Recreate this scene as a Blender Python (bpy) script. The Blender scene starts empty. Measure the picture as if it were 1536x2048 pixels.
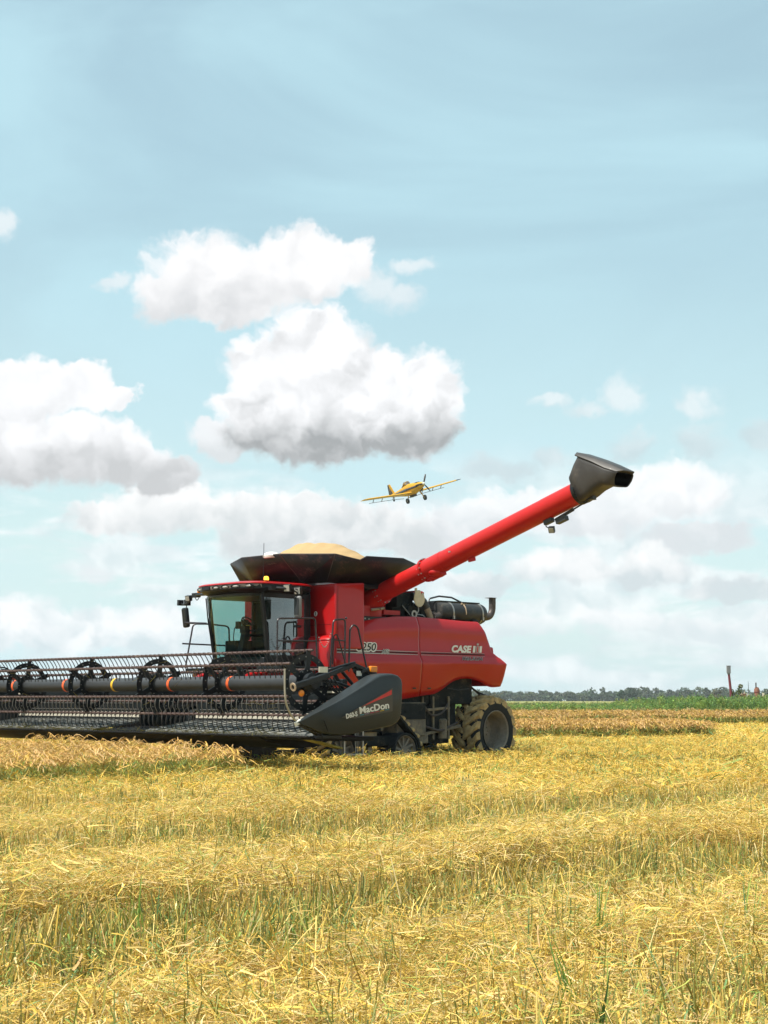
import bpy, bmesh, math, random
import numpy as np
from mathutils import Vector, Matrix, Euler
R = math.radians
sc = bpy.context.scene
COL = sc.collection
rng = np.random.default_rng(7)
random.seed(7)

# ------------------------------------------------------------------ camera
CAM_H = 1.42
FPX = 3078.0                                   # focal length in pixels of the 2048 px high photograph
PITCH = math.atan(374.0 / FPX)
cam_d = bpy.data.cameras.new('camera')
cam_d.sensor_fit = 'VERTICAL'
cam_d.sensor_height = 24.0
cam_d.lens = 24.0 * FPX / 2048.0
cam_d.clip_start = 0.1
cam_d.clip_end = 8000
cam = bpy.data.objects.new('camera', cam_d)
COL.objects.link(cam)
cam.location = (0, 0, CAM_H)
cam.rotation_euler = (R(90) + PITCH, 0, 0)
sc.camera = cam

# ------------------------------------------------------------------ sun direction, exposure
SUN_EL, SUN_AZ = R(62), R(-114)                # azimuth measured clockwise from +Y (away from the camera)
sun_dir = Vector((math.sin(SUN_AZ) * math.cos(SUN_EL), math.cos(SUN_AZ) * math.cos(SUN_EL), math.sin(SUN_EL)))
sc.view_settings.view_transform = 'Standard'
sc.view_settings.look = 'None'
sc.view_settings.exposure = 0.80
sc.view_settings.gamma = 1.0

sun_d = bpy.data.lights.new('sun', 'SUN')
sun_d.energy = 5.0
sun_d.angle = R(0.53)
sun_d.color = (1.0, 0.95, 0.86)
sun = bpy.data.objects.new('sun', sun_d)
COL.objects.link(sun)
sun.rotation_euler = (-sun_dir).to_track_quat('-Z', 'Y').to_euler()
sun.location = (-30, -20, 60)

# ------------------------------------------------------------------ sky: Nishita sky with cumulus in it
world = bpy.data.worlds.new('World')
sc.world = world
world.use_nodes = True
WT = world.node_tree
WT.nodes.clear()
class NG:
    """small helper that writes node maths"""
    def __init__(s, tree): s.t = tree
    def n(s, kind, **kw):
        nd = s.t.nodes.new(kind)
        for k, v in kw.items(): setattr(nd, k, v)
        return nd
    def put(s, sock, v):
        if hasattr(v, 'is_output'): s.t.links.new(v, sock)
        else: sock.default_value = v
    def m(s, op, a, b=0.0, c=0.0, clamp=False):
        nd = s.n('ShaderNodeMath', operation=op, use_clamp=clamp)
        for i, v in enumerate((a, b, c)): s.put(nd.inputs[i], v)
        return nd.outputs[0]
    def v(s, op, a, b=(0, 0, 0), scale=None):
        nd = s.n('ShaderNodeVectorMath', operation=op)
        s.put(nd.inputs[0], a)
        if b is not None: s.put(nd.inputs[1], b)
        if scale is not None: s.put(nd.inputs['Scale'], scale)
        return nd.outputs['Value'] if op in ('DOT_PRODUCT', 'LENGTH') else nd.outputs[0]
    def mix(s, f, a, b, blend='MIX'):
        nd = s.n('ShaderNodeMix', data_type='RGBA', blend_type=blend)
        s.put(nd.inputs[0], f)
        s.put(nd.inputs[6], a if hasattr(a, 'is_output') else (*a, 1)[:4])
        s.put(nd.inputs[7], b if hasattr(b, 'is_output') else (*b, 1)[:4])
        return nd.outputs[2]
    def mixf(s, f, a, b):
        nd = s.n('ShaderNodeMix', data_type='FLOAT')
        s.put(nd.inputs[0], f); s.put(nd.inputs[2], a); s.put(nd.inputs[3], b)
        return nd.outputs[0]
    def ss(s, x, lo, hi):
        nd = s.n('ShaderNodeMapRange', interpolation_type='SMOOTHSTEP')
        s.put(nd.inputs[0], x); s.put(nd.inputs[1], lo); s.put(nd.inputs[2], hi)
        return nd.outputs[0]
    def lin(s, x, lo, hi, a=0.0, b=1.0):
        nd = s.n('ShaderNodeMapRange', interpolation_type='LINEAR')
        for i, v in enumerate((x, lo, hi, a, b)): s.put(nd.inputs[i], v)
        return nd.outputs[0]
    def noise(s, vec, scale, detail=4, rough=0.55, dist=0.0, dims='3D'):
        nd = s.n('ShaderNodeTexNoise', noise_dimensions=dims)
        s.put(nd.inputs['Vector'], vec)
        nd.inputs['Scale'].default_value = scale
        nd.inputs['Detail'].default_value = detail
        nd.inputs['Roughness'].default_value = rough
        nd.inputs['Distortion'].default_value = dist
        return nd
    def comb(s, x, y, z=0.0):
        nd = s.n('ShaderNodeCombineXYZ')
        for i, v in enumerate((x, y, z)): s.put(nd.inputs[i], v)
        return nd.outputs[0]
    def sep(s, vv):
        nd = s.n('ShaderNodeSeparateXYZ'); s.put(nd.inputs[0], vv)
        return nd.outputs

W = NG(WT)
tc = W.n('ShaderNodeTexCoord').outputs['Generated']
dx, dy, dz = W.sep(tc)
AZ = W.m('ARCTAN2', dx, dy)
EL = W.m('ARCSINE', dz)
# sky chart in units of 1/30.78 radian (about 1.86 degrees): U to the right, V up from the horizon
U = W.m('MULTIPLY', AZ, 30.78)
V = W.m('MULTIPLY', EL, 30.78)
P0 = W.comb(U, V, 0.0)
nwarp = W.noise(P0, 0.9, 3, 0.55)
off = W.v('MULTIPLY', W.v('SUBTRACT', nwarp.outputs['Color'], (0.5, 0.5, 0.5)), (1.1, 0.9, 0))
nwarp2 = W.noise(P0, 4.2, 5, 0.62)
off2 = W.v('MULTIPLY', W.v('SUBTRACT', nwarp2.outputs['Color'], (0.5, 0.5, 0.5)), (0.34, 0.34, 0))
P1 = W.v('ADD', W.v('ADD', P0, off), off2)
fine = W.noise(P1, 3.0, 6, 0.6).outputs[0]
# billowing relief lit from the sun side: difference of one noise field at two places
bil = W.noise(P1, 1.15, 3, 0.45).outputs[0]
bil2 = W.noise(W.v('ADD', P1, (0.20, -0.30, 0.0)), 1.15, 3, 0.45).outputs[0]
relief = W.m('SUBTRACT', bil, bil2)

def blobs(lst):
    """soft union of cumulus lobes: (u, v, half width, height above, depth below)"""
    cur = None
    for (u, v, rx, rt, rb) in lst:
        q = W.sep(W.v('SUBTRACT', P1, (u, v, 0)))
        yy = W.m('MAXIMUM', W.m('MULTIPLY', q[1], 1 / rt), W.m('MULTIPLY', q[1], -1 / rb))
        ln = W.v('LENGTH', W.comb(W.m('MULTIPLY', q[0], 1 / rx), yy))
        d = W.m('SUBTRACT', 1.0, ln)
        cur = d if cur is None else W.m('SMOOTH_MAX', cur, d, 0.12)
    return cur

def cu(px, py, rx, rt, rb):
    """lobe given by the direction it stands in"""
    k = 100.0
    return ((px - 768) / k, (1398 - py) / k, rx / k, rt / k, rb / k)

sky = W.n('ShaderNodeTexSky', sky_type='NISHITA')
sky.sun_disc = False
sky.sun_elevation = SUN_EL
sky.sun_rotation = SUN_AZ
sky.altitude = 0
sky.air_density = 1.0
sky.dust_density = 1.6
sky.ozone_density = 1.0
SKY_STR = 0.12
K = 0.60 / SKY_STR                              # cloud radiance is stated relative to white
# high thin veil
veil = W.noise(W.v('MULTIPLY', P0, (0.085, 0.26, 0)), 1.0, 5, 0.52, 0.7).outputs[0]
vf = W.ss(veil, 0.36, 0.66)
base = W.mix(1.0, sky.outputs[0], (1.02, 1.0, 0.77), 'MULTIPLY')
base = W.mix(W.m('ADD', 0.42, W.m('MULTIPLY', vf, 0.42)), base, (0.53 * K, 0.79 * K, 0.88 * K))
hz = W.ss(V, 10.0, -0.5)
base = W.mix(W.m('MULTIPLY', hz, 0.72), base, (0.70 * K, 0.88 * K, 0.92 * K))

def over(bg, D, lo, hi, vb, vt, g0, g1, rel, amt=1.0, rag=0.5, fmul=1.0):
    dn = W.m('ADD', D, W.m('MULTIPLY', W.m('SUBTRACT', fine, 0.5), W.mixf(W.ss(V, vb - 0.2, vb + 0.9), rag * 0.4, rag)))
    a = W.ss(dn, lo, hi)
    if amt != 1.0: a = W.m('MULTIPLY', a, amt)
    t = W.ss(W.m('ADD', V, W.m('MULTIPLY', W.m('SUBTRACT', bil, 0.5), fmul)), vb, vt)
    t = W.m('ADD', t, W.m('MULTIPLY', relief, rel), clamp=True)
    edge = W.m('MULTIPLY', W.ss(dn, 0.35, 0.0), 0.25)
    t = W.m('ADD', t, edge, clamp=True)
    colr = W.mix(t, tuple(c * K for c in g0), tuple(c * K for c in g1))
    return W.mix(a, bg, colr)

GREY = (0.50, 0.52, 0.54); WHT = (0.97, 0.98, 1.0); GREY2 = (0.62, 0.64, 0.66); SOFT = (0.86, 0.88, 0.90)
# low bands of distant cloud
low = W.noise(W.v('MULTIPLY', P0, (0.33, 1.25, 0)), 1.0, 6, 0.56, 0.3).outputs[0]
lowm = W.m('MULTIPLY', W.ss(V, 5.4, 3.4), W.ss(V, -0.4, 0.6))
lowr = W.m('ADD', low, W.m('MULTIPLY', W.ss(U, -3.0, 4.5), 0.07))
lowa = W.m('MULTIPLY', W.ss(lowr, 0.455, 0.60), lowm)
lowsh = W.m('ADD', 0.58, W.m('MULTIPLY', relief, 2.4), clamp=True)
lowc = W.mix(lowsh, tuple(c * K for c in (0.66, 0.75, 0.79)), tuple(c * K for c in (1.0, 1.02, 1.03)))
base = W.mix(W.m('MULTIPLY', lowa, 0.72), base, lowc)
# layered rows low on the right
base = over(base, blobs([cu(1050, 1262, 130, 34, 24), cu(1230, 1248, 120, 40, 26), cu(1400, 1268, 140, 32, 24), cu(1540, 1250, 80, 36, 26), cu(900, 1270, 90, 26, 20)]),
            0.0, 0.5, 1.15, 1.75, (0.72, 0.80, 0.83), (0.98, 0.99, 1.0), 1.2, 0.7, 0.6, 0.4)
base = over(base, blobs([cu(1120, 1150, 140, 54, 34), cu(1300, 1140, 120, 52, 34), cu(1460, 1185, 120, 44, 30), cu(960, 1165, 90, 36, 28)]),
            0.0, 0.42, 2.15, 2.85, (0.66, 0.73, 0.76), (1.0, 1.0, 1.0), 1.4, 0.85, 0.6, 0.5)
# left row near the horizon
base = over(base, blobs([cu(90, 1260, 120, 60, 70), cu(190, 1250, 100, 50, 60), cu(320, 1262, 120, 66, 70), cu(20, 1275, 90, 50, 50), cu(440, 1290, 120, 60, 40)]),
            0.0, 0.42, 0.4, 2.1, (0.66, 0.76, 0.80), (0.99, 1.0, 1.01), 2.6, 0.9, 0.5)
# middle bank behind the machine
base = over(base, blobs([cu(330, 1010, 130, 60, 75), cu(230, 1030, 120, 36, 50), cu(470, 1035, 150, 50, 60), cu(610, 1030, 130, 62, 75), cu(720, 1050, 130, 50, 70), cu(860, 1075, 120, 50, 60), cu(560, 1090, 150, 40, 45)]),
            0.0, 0.34, 2.8, 4.3, (0.66, 0.70, 0.72), (1.0, 1.0, 1.0), 1.5, 0.95, 0.6)
# right bank
base = over(base, blobs([cu(1340, 1000, 130, 75, 60), cu(1200, 1020, 150, 50, 70), cu(1060, 1010, 110, 50, 60), cu(950, 1040, 110, 50, 60), cu(1400, 1080, 130, 30, 40)]),
            0.0, 0.36, 3.1, 4.4, (0.72, 0.76, 0.79), (1.0, 1.01, 1.02), 1.3, 0.9, 0.55)
base = over(base, blobs([cu(1400, 900, 62, 58, 50), cu(1260, 905, 60, 45, 40), cu(1520, 890, 55, 50, 50), cu(1405, 820, 50, 40, 40), cu(1260, 805, 62, 52, 40), cu(1180, 830, 60, 26, 20), cu(1100, 805, 44, 20, 26), cu(1000, 935, 110, 30, 26), cu(1110, 920, 60, 30, 30)]),
            0.0, 0.7, 4.6, 6.2, (0.60, 0.70, 0.74), (0.86, 0.92, 0.94), 1.2, 0.7, 0.75)
# left bank
base = over(base, blobs([cu(60, 790, 130, 60, 90), cu(170, 790, 62, 60, 60), cu(20, 840, 100, 40, 60), cu(235, 800, 40, 40, 40)]),
            0.0, 0.24, 5.0, 6.2, (0.78, 0.80, 0.82), WHT, 1.5, 1.0, 0.5)
base = over(base, blobs([cu(170, 900, 150, 66, 80), cu(50, 920, 130, 60, 76), cu(260, 920, 80, 50, 60), cu(330, 950, 70, 40, 40), cu(-20, 920, 120, 60, 70)]),
            -0.02, 0.32, 4.1, 5.5, (0.60, 0.615, 0.63), WHT, 1.3, 1.0, 0.5, 0.8)
# upper cloud
base = over(base, blobs([cu(400, 570, 140, 110, 95), cu(520, 560, 130, 72, 95), cu(600, 540, 130, 80, 90), cu(340, 600, 100, 70, 65), cu(690, 530, 70, 55, 60), cu(450, 630, 120, 40, 46)]),
            -0.02, 0.34, 7.0, 8.9, (0.70, 0.715, 0.735), (0.98, 0.98, 0.99), 1.2, 1.0, 0.5, 0.7)
base = over(base, blobs([cu(830, 535, 48, 20, 26), cu(800, 600, 60, 30, 44), cu(210, 585, 46, 20, 20), cu(2, 490, 36, 40, 40), cu(760, 570, 60, 40, 60), cu(190, 1145, 46, 30, 28)]),
            0.0, 0.7, 7.4, 9.0, (0.80, 0.84, 0.87), (0.93, 0.95, 0.96), 0.8, 0.65, 0.6)
# big cumulus
base = over(base, blobs([cu(430, 890, 70, 40, 36)]), 0.0, 0.4, 4.7, 5.4, (0.74, 0.76, 0.78), (0.90, 0.91, 0.93), 1.2, 0.9, 0.5)
base = over(base, blobs([cu(640, 720, 130, 118, 150), cu(560, 760, 130, 100, 130), cu(720, 770, 130, 90, 130), cu(520, 820, 110, 60, 84), cu(860, 800, 76, 100, 110), cu(800, 850, 130, 60, 84), cu(640, 860, 230, 60, 78)]),
            -0.02, 0.27, 4.85, 6.1, (0.40, 0.42, 0.43), WHT, 1.5, 1.0, 0.46, 0.6)
bgn = W.n('ShaderNodeBackground')
WT.links.new(base, bgn.inputs[0])
bgn.inputs[1].default_value = SKY_STR
wo = W.n('ShaderNodeOutputWorld')
WT.links.new(bgn.outputs[0], wo.inputs[0])
world.cycles.sampling_method = 'MANUAL'
world.cycles.sample_map_resolution = 512

# ------------------------------------------------------------------ materials
MATS = {}
def mat(name, base, rough=0.5, metal=0.0, coat=0.0, var=0.12, scale=6.0, dust=0.0, dustcol=(0.36, 0.27, 0.15), spec=0.3, bump=0.0, bscale=60.0, wear=None, emit=None, trans=0.0):
    m = bpy.data.materials.new(name)
    m.use_nodes = True
    t = m.node_tree
    g = NG(t)
    b = t.nodes['Principled BSDF']
    oc = g.n('ShaderNodeTexCoord').outputs['Object']
    nz = g.noise(oc, scale, 5, 0.6).outputs[0]
    f = g.lin(nz, 0.3, 0.7, 1 - var, 1 + var)
    base = tuple(0.80 * q for q in base); dustcol = tuple(0.80 * q for q in dustcol)
    c = g.v('SCALE', base, None, scale=f)
    rr = rough
    if dust > 0:
        d1 = g.noise(oc, 3.1, 6, 0.68).outputs[0]
        d2 = g.noise(oc, 26.0, 3, 0.6).outputs[0]
        dm = g.ss(g.m('ADD', d1, g.m('MULTIPLY', g.m('SUBTRACT', d2, 0.5), 0.35)), 0.72 - 0.5 * dust, 0.98 - 0.42 * dust)
        dm = g.m('MULTIPLY', dm, min(1.0, 0.45 + dust * 0.6))
        c = g.mix(dm, c, dustcol)
        rr = g.mixf(dm, rough, 0.9)
    if wear is not None:
        w1 = g.noise(oc, 34.0, 4, 0.7).outputs[0]
        c = g.mix(g.ss(w1, 0.62, 0.68), c, wear)
    g.put(b.inputs['Base Color'], c)
    g.put(b.inputs['Roughness'], rr)
    b.inputs['Metallic'].default_value = metal
    b.inputs['Coat Weight'].default_value = coat
    b.inputs['Coat Roughness'].default_value = 0.06
    b.inputs['Specular IOR Level'].default_value = spec
    if trans: b.inputs['Transmission Weight'].default_value = trans
    if emit:
        b.inputs['Emission Color'].default_value = (*emit[0], 1)
        b.inputs['Emission Strength'].default_value = emit[1]
    if bump:
        bp = g.n('ShaderNodeBump')
        bp.inputs['Strength'].default_value = bump
        bp.inputs['Distance'].default_value = 0.02
        g.put(bp.inputs['Height'], g.noise(oc, bscale, 4, 0.6).outputs[0])
        t.links.new(bp.outputs[0], b.inputs['Normal'])
    MATS[name] = m
    return m

M_RED = mat('red_paint', (0.42, 0.005, 0.006), 0.30, 0, 0.34, 0.05, 2.0, dust=0.07, dustcol=(0.40, 0.075, 0.05), spec=0.25, bump=0.22, bscale=1.5)
M_RED2 = mat('red_tube_paint', (0.47, 0.010, 0.009), 0.45, 0, 0.10, 0.08, 4.0, dust=0.10, dustcol=(0.46, 0.12, 0.08), spec=0.25)
M_BLACK = mat('black_paint', (0.009, 0.011, 0.013), 0.42, 0, 0.04, 0.2, 8.0, dust=0.14, dustcol=(0.10, 0.085, 0.065), spec=0.25)
M_DARK = mat('dark_chassis', (0.008, 0.012, 0.014), 0.7, 0, 0, 0.3, 5.0, dust=0.46, dustcol=(0.13, 0.115, 0.085), spec=0.15)
M_MUDBOX = mat('muddy_steel', (0.13, 0.12, 0.10), 0.85, 0, 0, 0.3, 7.0, dust=0.75, dustcol=(0.30, 0.24, 0.155))
M_HOP = mat('tank_cover', (0.010, 0.007, 0.010), 0.38, 0, 0.04, 0.3, 2.0, dust=0.42, dustcol=(0.15, 0.062, 0.052), spec=0.2, bump=0.15, bscale=3.0)
M_RUB = mat('tyre_rubber', (0.012, 0.016, 0.018), 0.85, 0, 0, 0.2, 8.0, dust=0.25, dustcol=(0.10, 0.09, 0.065), bump=0.2, bscale=50)
M_MUDR = mat('muddy_lugs', (0.47, 0.345, 0.17), 0.95, 0, 0, 0.4, 9.0, dust=0.45, dustcol=(0.09, 0.07, 0.05), bump=0.9, bscale=38)
M_RIM = mat('dusty_rim', (0.23, 0.205, 0.17), 0.8, 0, 0, 0.25, 7.0, dust=0.5, dustcol=(0.17, 0.135, 0.095))
M_STEEL = mat('bare_steel', (0.42, 0.41, 0.39), 0.42, 0.8, 0, 0.15, 12.0, dust=0.3)
M_WHITE = mat('white_plastic', (0.78, 0.77, 0.72), 0.5, 0, 0, 0.06)
M_CREAM = mat('cream_disc', (0.60, 0.54, 0.41), 0.65, 0, 0, 0.12, 10, dust=0.2)
M_SPOUT = mat('spout_rubber', (0.050, 0.046, 0.045), 0.5, 0, 0.02, 0.15, 5.0, dust=0.36, dustcol=(0.15, 0.125, 0.10))
M_MUF = mat('muffler_black', (0.035, 0.036, 0.037), 0.45, 0.2, 0, 0.2, 8.0, dust=0.42, dustcol=(0.17, 0.15, 0.12))
M_PIPE = mat('exhaust_pipe', (0.10, 0.085, 0.08), 0.55, 0.6, 0, 0.25, 9.0, dust=0.2)
M_HOSE = mat('hose', (0.06, 0.058, 0.055), 0.6, 0, 0, 0.2)
M_TAN = mat('tan_wrap', (0.38, 0.29, 0.20), 0.8, 0, 0, 0.2)
M_RAIL = mat('rail_paint', (0.035, 0.030, 0.036), 0.38, 0.1, 0.1, 0.25, 30, dust=0.15, wear=(0.14, 0.11, 0.09))
M_LENS = mat('lamp_lens', (0.42, 0.41, 0.39), 0.18, 0.1, 0.4, 0.2, 30)
M_AMBER = mat('amber_lens', (0.85, 0.25, 0.015), 0.25, 0, 0.3, 0.1)
M_BEACON = mat('beacon_lit', (0.9, 0.35, 0.03), 0.3, 0, 0.2, 0.05, emit=((1.0, 0.38, 0.03), 2.2))
M_ORANGE = mat('orange_band', (0.85, 0.13, 0.035), 0.45, 0, 0.1, 0.1)
M_YELLOW = mat('yellow_band', (0.72, 0.42, 0.03), 0.5, 0, 0, 0.1)
M_LABEL = mat('label_white', (0.72, 0.68, 0.58), 0.6, 0, 0, 0.08, 40)
M_INK = mat('decal_black', (0.006, 0.006, 0.007), 0.5, 0, 0.0, 0.05, spec=0.12)
M_DECW = mat('decal_white', (0.80, 0.78, 0.74), 0.4, 0, 0.1, 0.05)
M_DECS = mat('decal_silver', (0.45, 0.42, 0.40), 0.4, 0.2, 0.1, 0.1)
M_BLUEPL = mat('header_plate', (0.009, 0.013, 0.015), 0.5, 0, 0.0, 0.2, 6, dust=0.15, dustcol=(0.06, 0.06, 0.055), spec=0.2)
M_TUBE = mat('reel_tube_paint', (0.034, 0.037, 0.041), 0.5, 0, 0.05, 0.15, 5.0, dust=0.24, dustcol=(0.10, 0.085, 0.07))
M_BAT = mat('worn_bat', (0.10, 0.066, 0.06), 0.6, 0.2, 0, 0.3, 14, dust=0.38, dustcol=(0.28, 0.205, 0.155))
M_TINE = mat('tine', (0.21, 0.205, 0.19), 0.5, 0.3, 0, 0.2)
M_TINED = mat('tine_dark', (0.05, 0.048, 0.046), 0.55, 0.2, 0, 0.2)
M_DRAP = mat('draper_belt', (0.16, 0.165, 0.155), 0.65, 0, 0, 0.2, 7, dust=0.5, dustcol=(0.34, 0.31, 0.24))
M_BEIGE = mat('pale_beige', (0.60, 0.56, 0.46), 0.6, 0.1, 0, 0.15, 9, dust=0.3)  # beige brightened to stand for sunlight on the header strips
M_SHIELD = mat('end_shield', (0.018, 0.023, 0.025), 0.44, 0, 0.04, 0.12, 5, dust=0.20, dustcol=(0.11, 0.105, 0.09), bump=0.12, bscale=160)
M_DECAL = mat('shield_decal', (0.075, 0.064, 0.055), 0.5, 0, 0.05, 0.1)
M_DECR = mat('decal_red', (0.60, 0.035, 0.03), 0.45, 0, 0.1, 0.06)
M_BAR = mat('light_bar', (0.30, 0.25, 0.23), 0.5, 0.1, 0.1, 0.12, 6, dust=0.2)
M_GREYPL = mat('grey_plastic', (0.20, 0.20, 0.20), 0.5, 0, 0, 0.1)
M_SEAT = mat('seat_cloth', (0.035, 0.035, 0.035), 0.9, 0, 0, 0.2)
M_INTER = mat('cab_lining', (0.045, 0.047, 0.045), 0.8, 0, 0, 0.15)
M_GRAIN = mat('grain', (0.50, 0.34, 0.165), 0.9, 0, 0, 0.14, 60, bump=1.0, bscale=95)

def glass_mat(name, tint, refl=1.0):
    m = bpy.data.materials.new(name); m.use_nodes = True
    t = m.node_tree; t.nodes.clear(); g = NG(t)
    tr = g.n('ShaderNodeBsdfTransparent'); tr.inputs[0].default_value = (*tint, 1)
    gl = g.n('ShaderNodeBsdfGlossy'); gl.inputs['Roughness'].default_value = 0.02
    gl.inputs[0].default_value = (0.85, 0.95, 0.95, 1)
    fr = g.n('ShaderNodeFresnel'); fr.inputs[0].default_value = 1.5
    mx = g.n('ShaderNodeMixShader')
    g.put(mx.inputs[0], g.m('MULTIPLY', fr.outputs[0], refl, clamp=True))
    t.links.new(tr.outputs[0], mx.inputs[1]); t.links.new(gl.outputs[0], mx.inputs[2])
    o = g.n('ShaderNodeOutputMaterial'); t.links.new(mx.outputs[0], o.inputs[0])
    return m
M_GLASS = glass_mat('cab_glass', (0.46, 0.65, 0.62), 0.55)
M_GLASSD = glass_mat('door_glass', (0.34, 0.47, 0.46), 1.1)
M_MIRROR = mat('mirror_face', (0.55, 0.60, 0.62), 0.08, 1.0, 0, 0.03)

# ------------------------------------------------------------------ mesh builder
class MB:
    def __init__(s, off=(0, 0, 0)):
        s.v = []; s.f = []; s.off = Vector(off)
    def add(s, vs, fs):
        n = len(s.v)
        s.v += [tuple(Vector(p) - s.off) for p in vs]
        s.f += [tuple(i + n for i in f) for f in fs]
        return s
    def box(s, c, size, rot=None, taper=(1, 1)):
        hx, hy, hz = size[0] / 2, size[1] / 2, size[2] / 2
        vs = []
        for z in (-1, 1):
            k = taper if z > 0 else (1, 1)
            for x, y in ((-1, -1), (1, -1), (1, 1), (-1, 1)):
                p = Vector((x * hx * k[0], y * hy * k[1], z * hz))
                if rot is not None: p = rot @ p
                vs.append(p + Vector(c))
        return s.add(vs, [(3, 2, 1, 0), (4, 5, 6, 7), (0, 1, 5, 4), (1, 2, 6, 5), (2, 3, 7, 6), (3, 0, 4, 7)])
    def span(s, a, b):
        return s.box([(a[i] + b[i]) / 2 for i in range(3)], [abs(b[i] - a[i]) for i in range(3)])
    def beam(s, p, q, w, h, up=(0, 0, 1), w2=None, h2=None):
        p, q = Vector(p), Vector(q); d = (q - p).normalized()
        sd = d.cross(Vector(up))
        if sd.length < 1e-4: sd = d.cross(Vector((1, 0, 0)))
        sd.normalize(); u = sd.cross(d)
        vs = []
        for c, ww, hh in ((p, w, h), (q, w2 or w, h2 or h)):
            for a, b in ((-1, -1), (1, -1), (1, 1), (-1, 1)):
                vs.append(c + sd * (a * ww / 2) + u * (b * hh / 2))
        return s.add(vs, [(0, 1, 2, 3), (7, 6, 5, 4), (4, 5, 1, 0), (5, 6, 2, 1), (6, 7, 3, 2), (7, 4, 0, 3)])
    def tube(s, pts, r, n=10, caps=True, round_=0):
        pts = [Vector(p) for p in pts]
        if round_:
            new = [pts[0]]
            for i in range(1, len(pts) - 1):
                a, b, c = pts[i - 1], pts[i], pts[i + 1]
                k = min(round_, (a - b).length * 0.45, (c - b).length * 0.45)
                p, q = b + (a - b).normalized() * k, b + (c - b).normalized() * k
                for j in range(6):
                    tt = j / 5
                    new.append(p * (1 - tt) ** 2 + b * 2 * tt * (1 - tt) + q * tt * tt)
            new.append(pts[-1]); pts = new
        rs = r if isinstance(r, (list, tuple)) else [r] * len(pts)
        if len(rs) != len(pts): rs = [rs[0]] * len(pts)
        vs = []; fs = []
        up = None
        for i, p in enumerate(pts):
            d = (pts[min(i + 1, len(pts) - 1)] - pts[max(i - 1, 0)]).normalized()
            if up is None:
                up = d.orthogonal().normalized()
            up = (up - d * up.dot(d))
            up = up.normalized() if up.length > 1e-5 else d.orthogonal().normalized()
            sd = d.cross(up)
            for k in range(n):
                a = 2 * math.pi * k / n
                vs.append(p + (up * math.cos(a) + sd * math.sin(a)) * rs[i])
        for i in range(len(pts) - 1):
            for k in range(n):
                a, b = i * n + k, i * n + (k + 1) % n
                fs.append((a, b, b + n, a + n))
        if caps:
            fs.append(tuple(range(n - 1, -1, -1)))
            fs.append(tuple(range((len(pts) - 1) * n, len(pts) * n)))
        return s.add(vs, fs)
    def lathe(s, prof, c, axis, n=32, close=False):
        """prof: (distance along the axis, radius)"""
        c = Vector(c); d = Vector(axis).normalized()
        u = d.orthogonal().normalized(); w = d.cross(u)
        vs = []; fs = []
        for (t, r) in prof:
            for k in range(n):
                a = 2 * math.pi * k / n
                vs.append(c + d * t + (u * math.cos(a) + w * math.sin(a)) * max(r, 1e-4))
        m = len(prof)
        for i in range(m - 1 + (1 if close else 0)):
            for k in range(n):
                a, b = i * n + k, i * n + (k + 1) % n
                j = ((i + 1) % m) * n
                fs.append((a, b, j + (k + 1) % n, j + k))
        return s.add(vs, fs)
    def prism(s, poly, ax, a, b, inset=None):
        """polygon in the two other axes, extruded along axis ax ('f','l','h') from a to b"""
        def P(p, t):
            return {'f': (t, p[0], p[1]), 'l': (p[0], t, p[1]), 'h': (p[0], p[1], t)}[ax]
        n = len(poly)
        p2 = inset or poly
        vs = [P(p, a) for p in poly] + [P(p, b) for p in p2]
        fs = [tuple(range(n)), tuple(range(2 * n - 1, n - 1, -1))]
        fs += [(i, i + n, (i + 1) % n + n, (i + 1) % n) for i in range(n)]
        return s.add(vs, fs)
    def grid(s, rows, flip=False):
        m, n = len(rows), len(rows[0])
        vs = [p for r in rows for p in r]
        fs = []
        for i in range(m - 1):
            for j in range(n - 1):
                q = (i * n + j, i * n + j + 1, (i + 1) * n + j + 1, (i + 1) * n + j)
                fs.append(q[::-1] if flip else q)
        return s.add(vs, fs)
    def sphere(s, c, r, nu=16, nv=10, rot=None):
        rx, ry, rz = (r, r, r) if not isinstance(r, (tuple, list)) else r
        rows = []
        for i in range(nv + 1):
            th = math.pi * i / nv
            row = []
            for k in range(nu + 1):
                a = 2 * math.pi * k / nu
                p = Vector((rx * math.sin(th) * math.cos(a), ry * math.sin(th) * math.sin(a), rz * math.cos(th)))
                if rot is not None: p = rot @ p
                row.append(Vector(c) + p)
            rows.append(row)
        return s.grid(rows)
    def build(s, name, material, parent=None, smooth=40, bevel=0.0, seg=2, thick=0.0, weld=True):
        me = bpy.data.meshes.new(name)
        me.from_pydata(s.v, [], s.f)
        bm = bmesh.new(); bm.from_mesh(me)
        if weld: bmesh.ops.remove_doubles(bm, verts=bm.verts, dist=0.0002)
        bmesh.ops.recalc_face_normals(bm, faces=bm.faces)
        bm.to_mesh(me); bm.free()
        for mm in (material if isinstance(material, (list, tuple)) else [material]): me.materials.append(mm)
        if smooth:
            for p in me.polygons: p.use_smooth = True
            me.set_sharp_from_angle(angle=R(smooth))
        o = bpy.data.objects.new(name, me)
        COL.objects.link(o)
        if parent is not None: o.parent = parent
        if thick:
            sm = o.modifiers.new('solid', 'SOLIDIFY'); sm.thickness = thick; sm.offset = -1
        if bevel:
            b = o.modifiers.new('bevel', 'BEVEL'); b.width = bevel; b.segments = seg
            b.limit_method = 'ANGLE'; b.angle_limit = R(35); b.harden_normals = False
        return o

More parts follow.
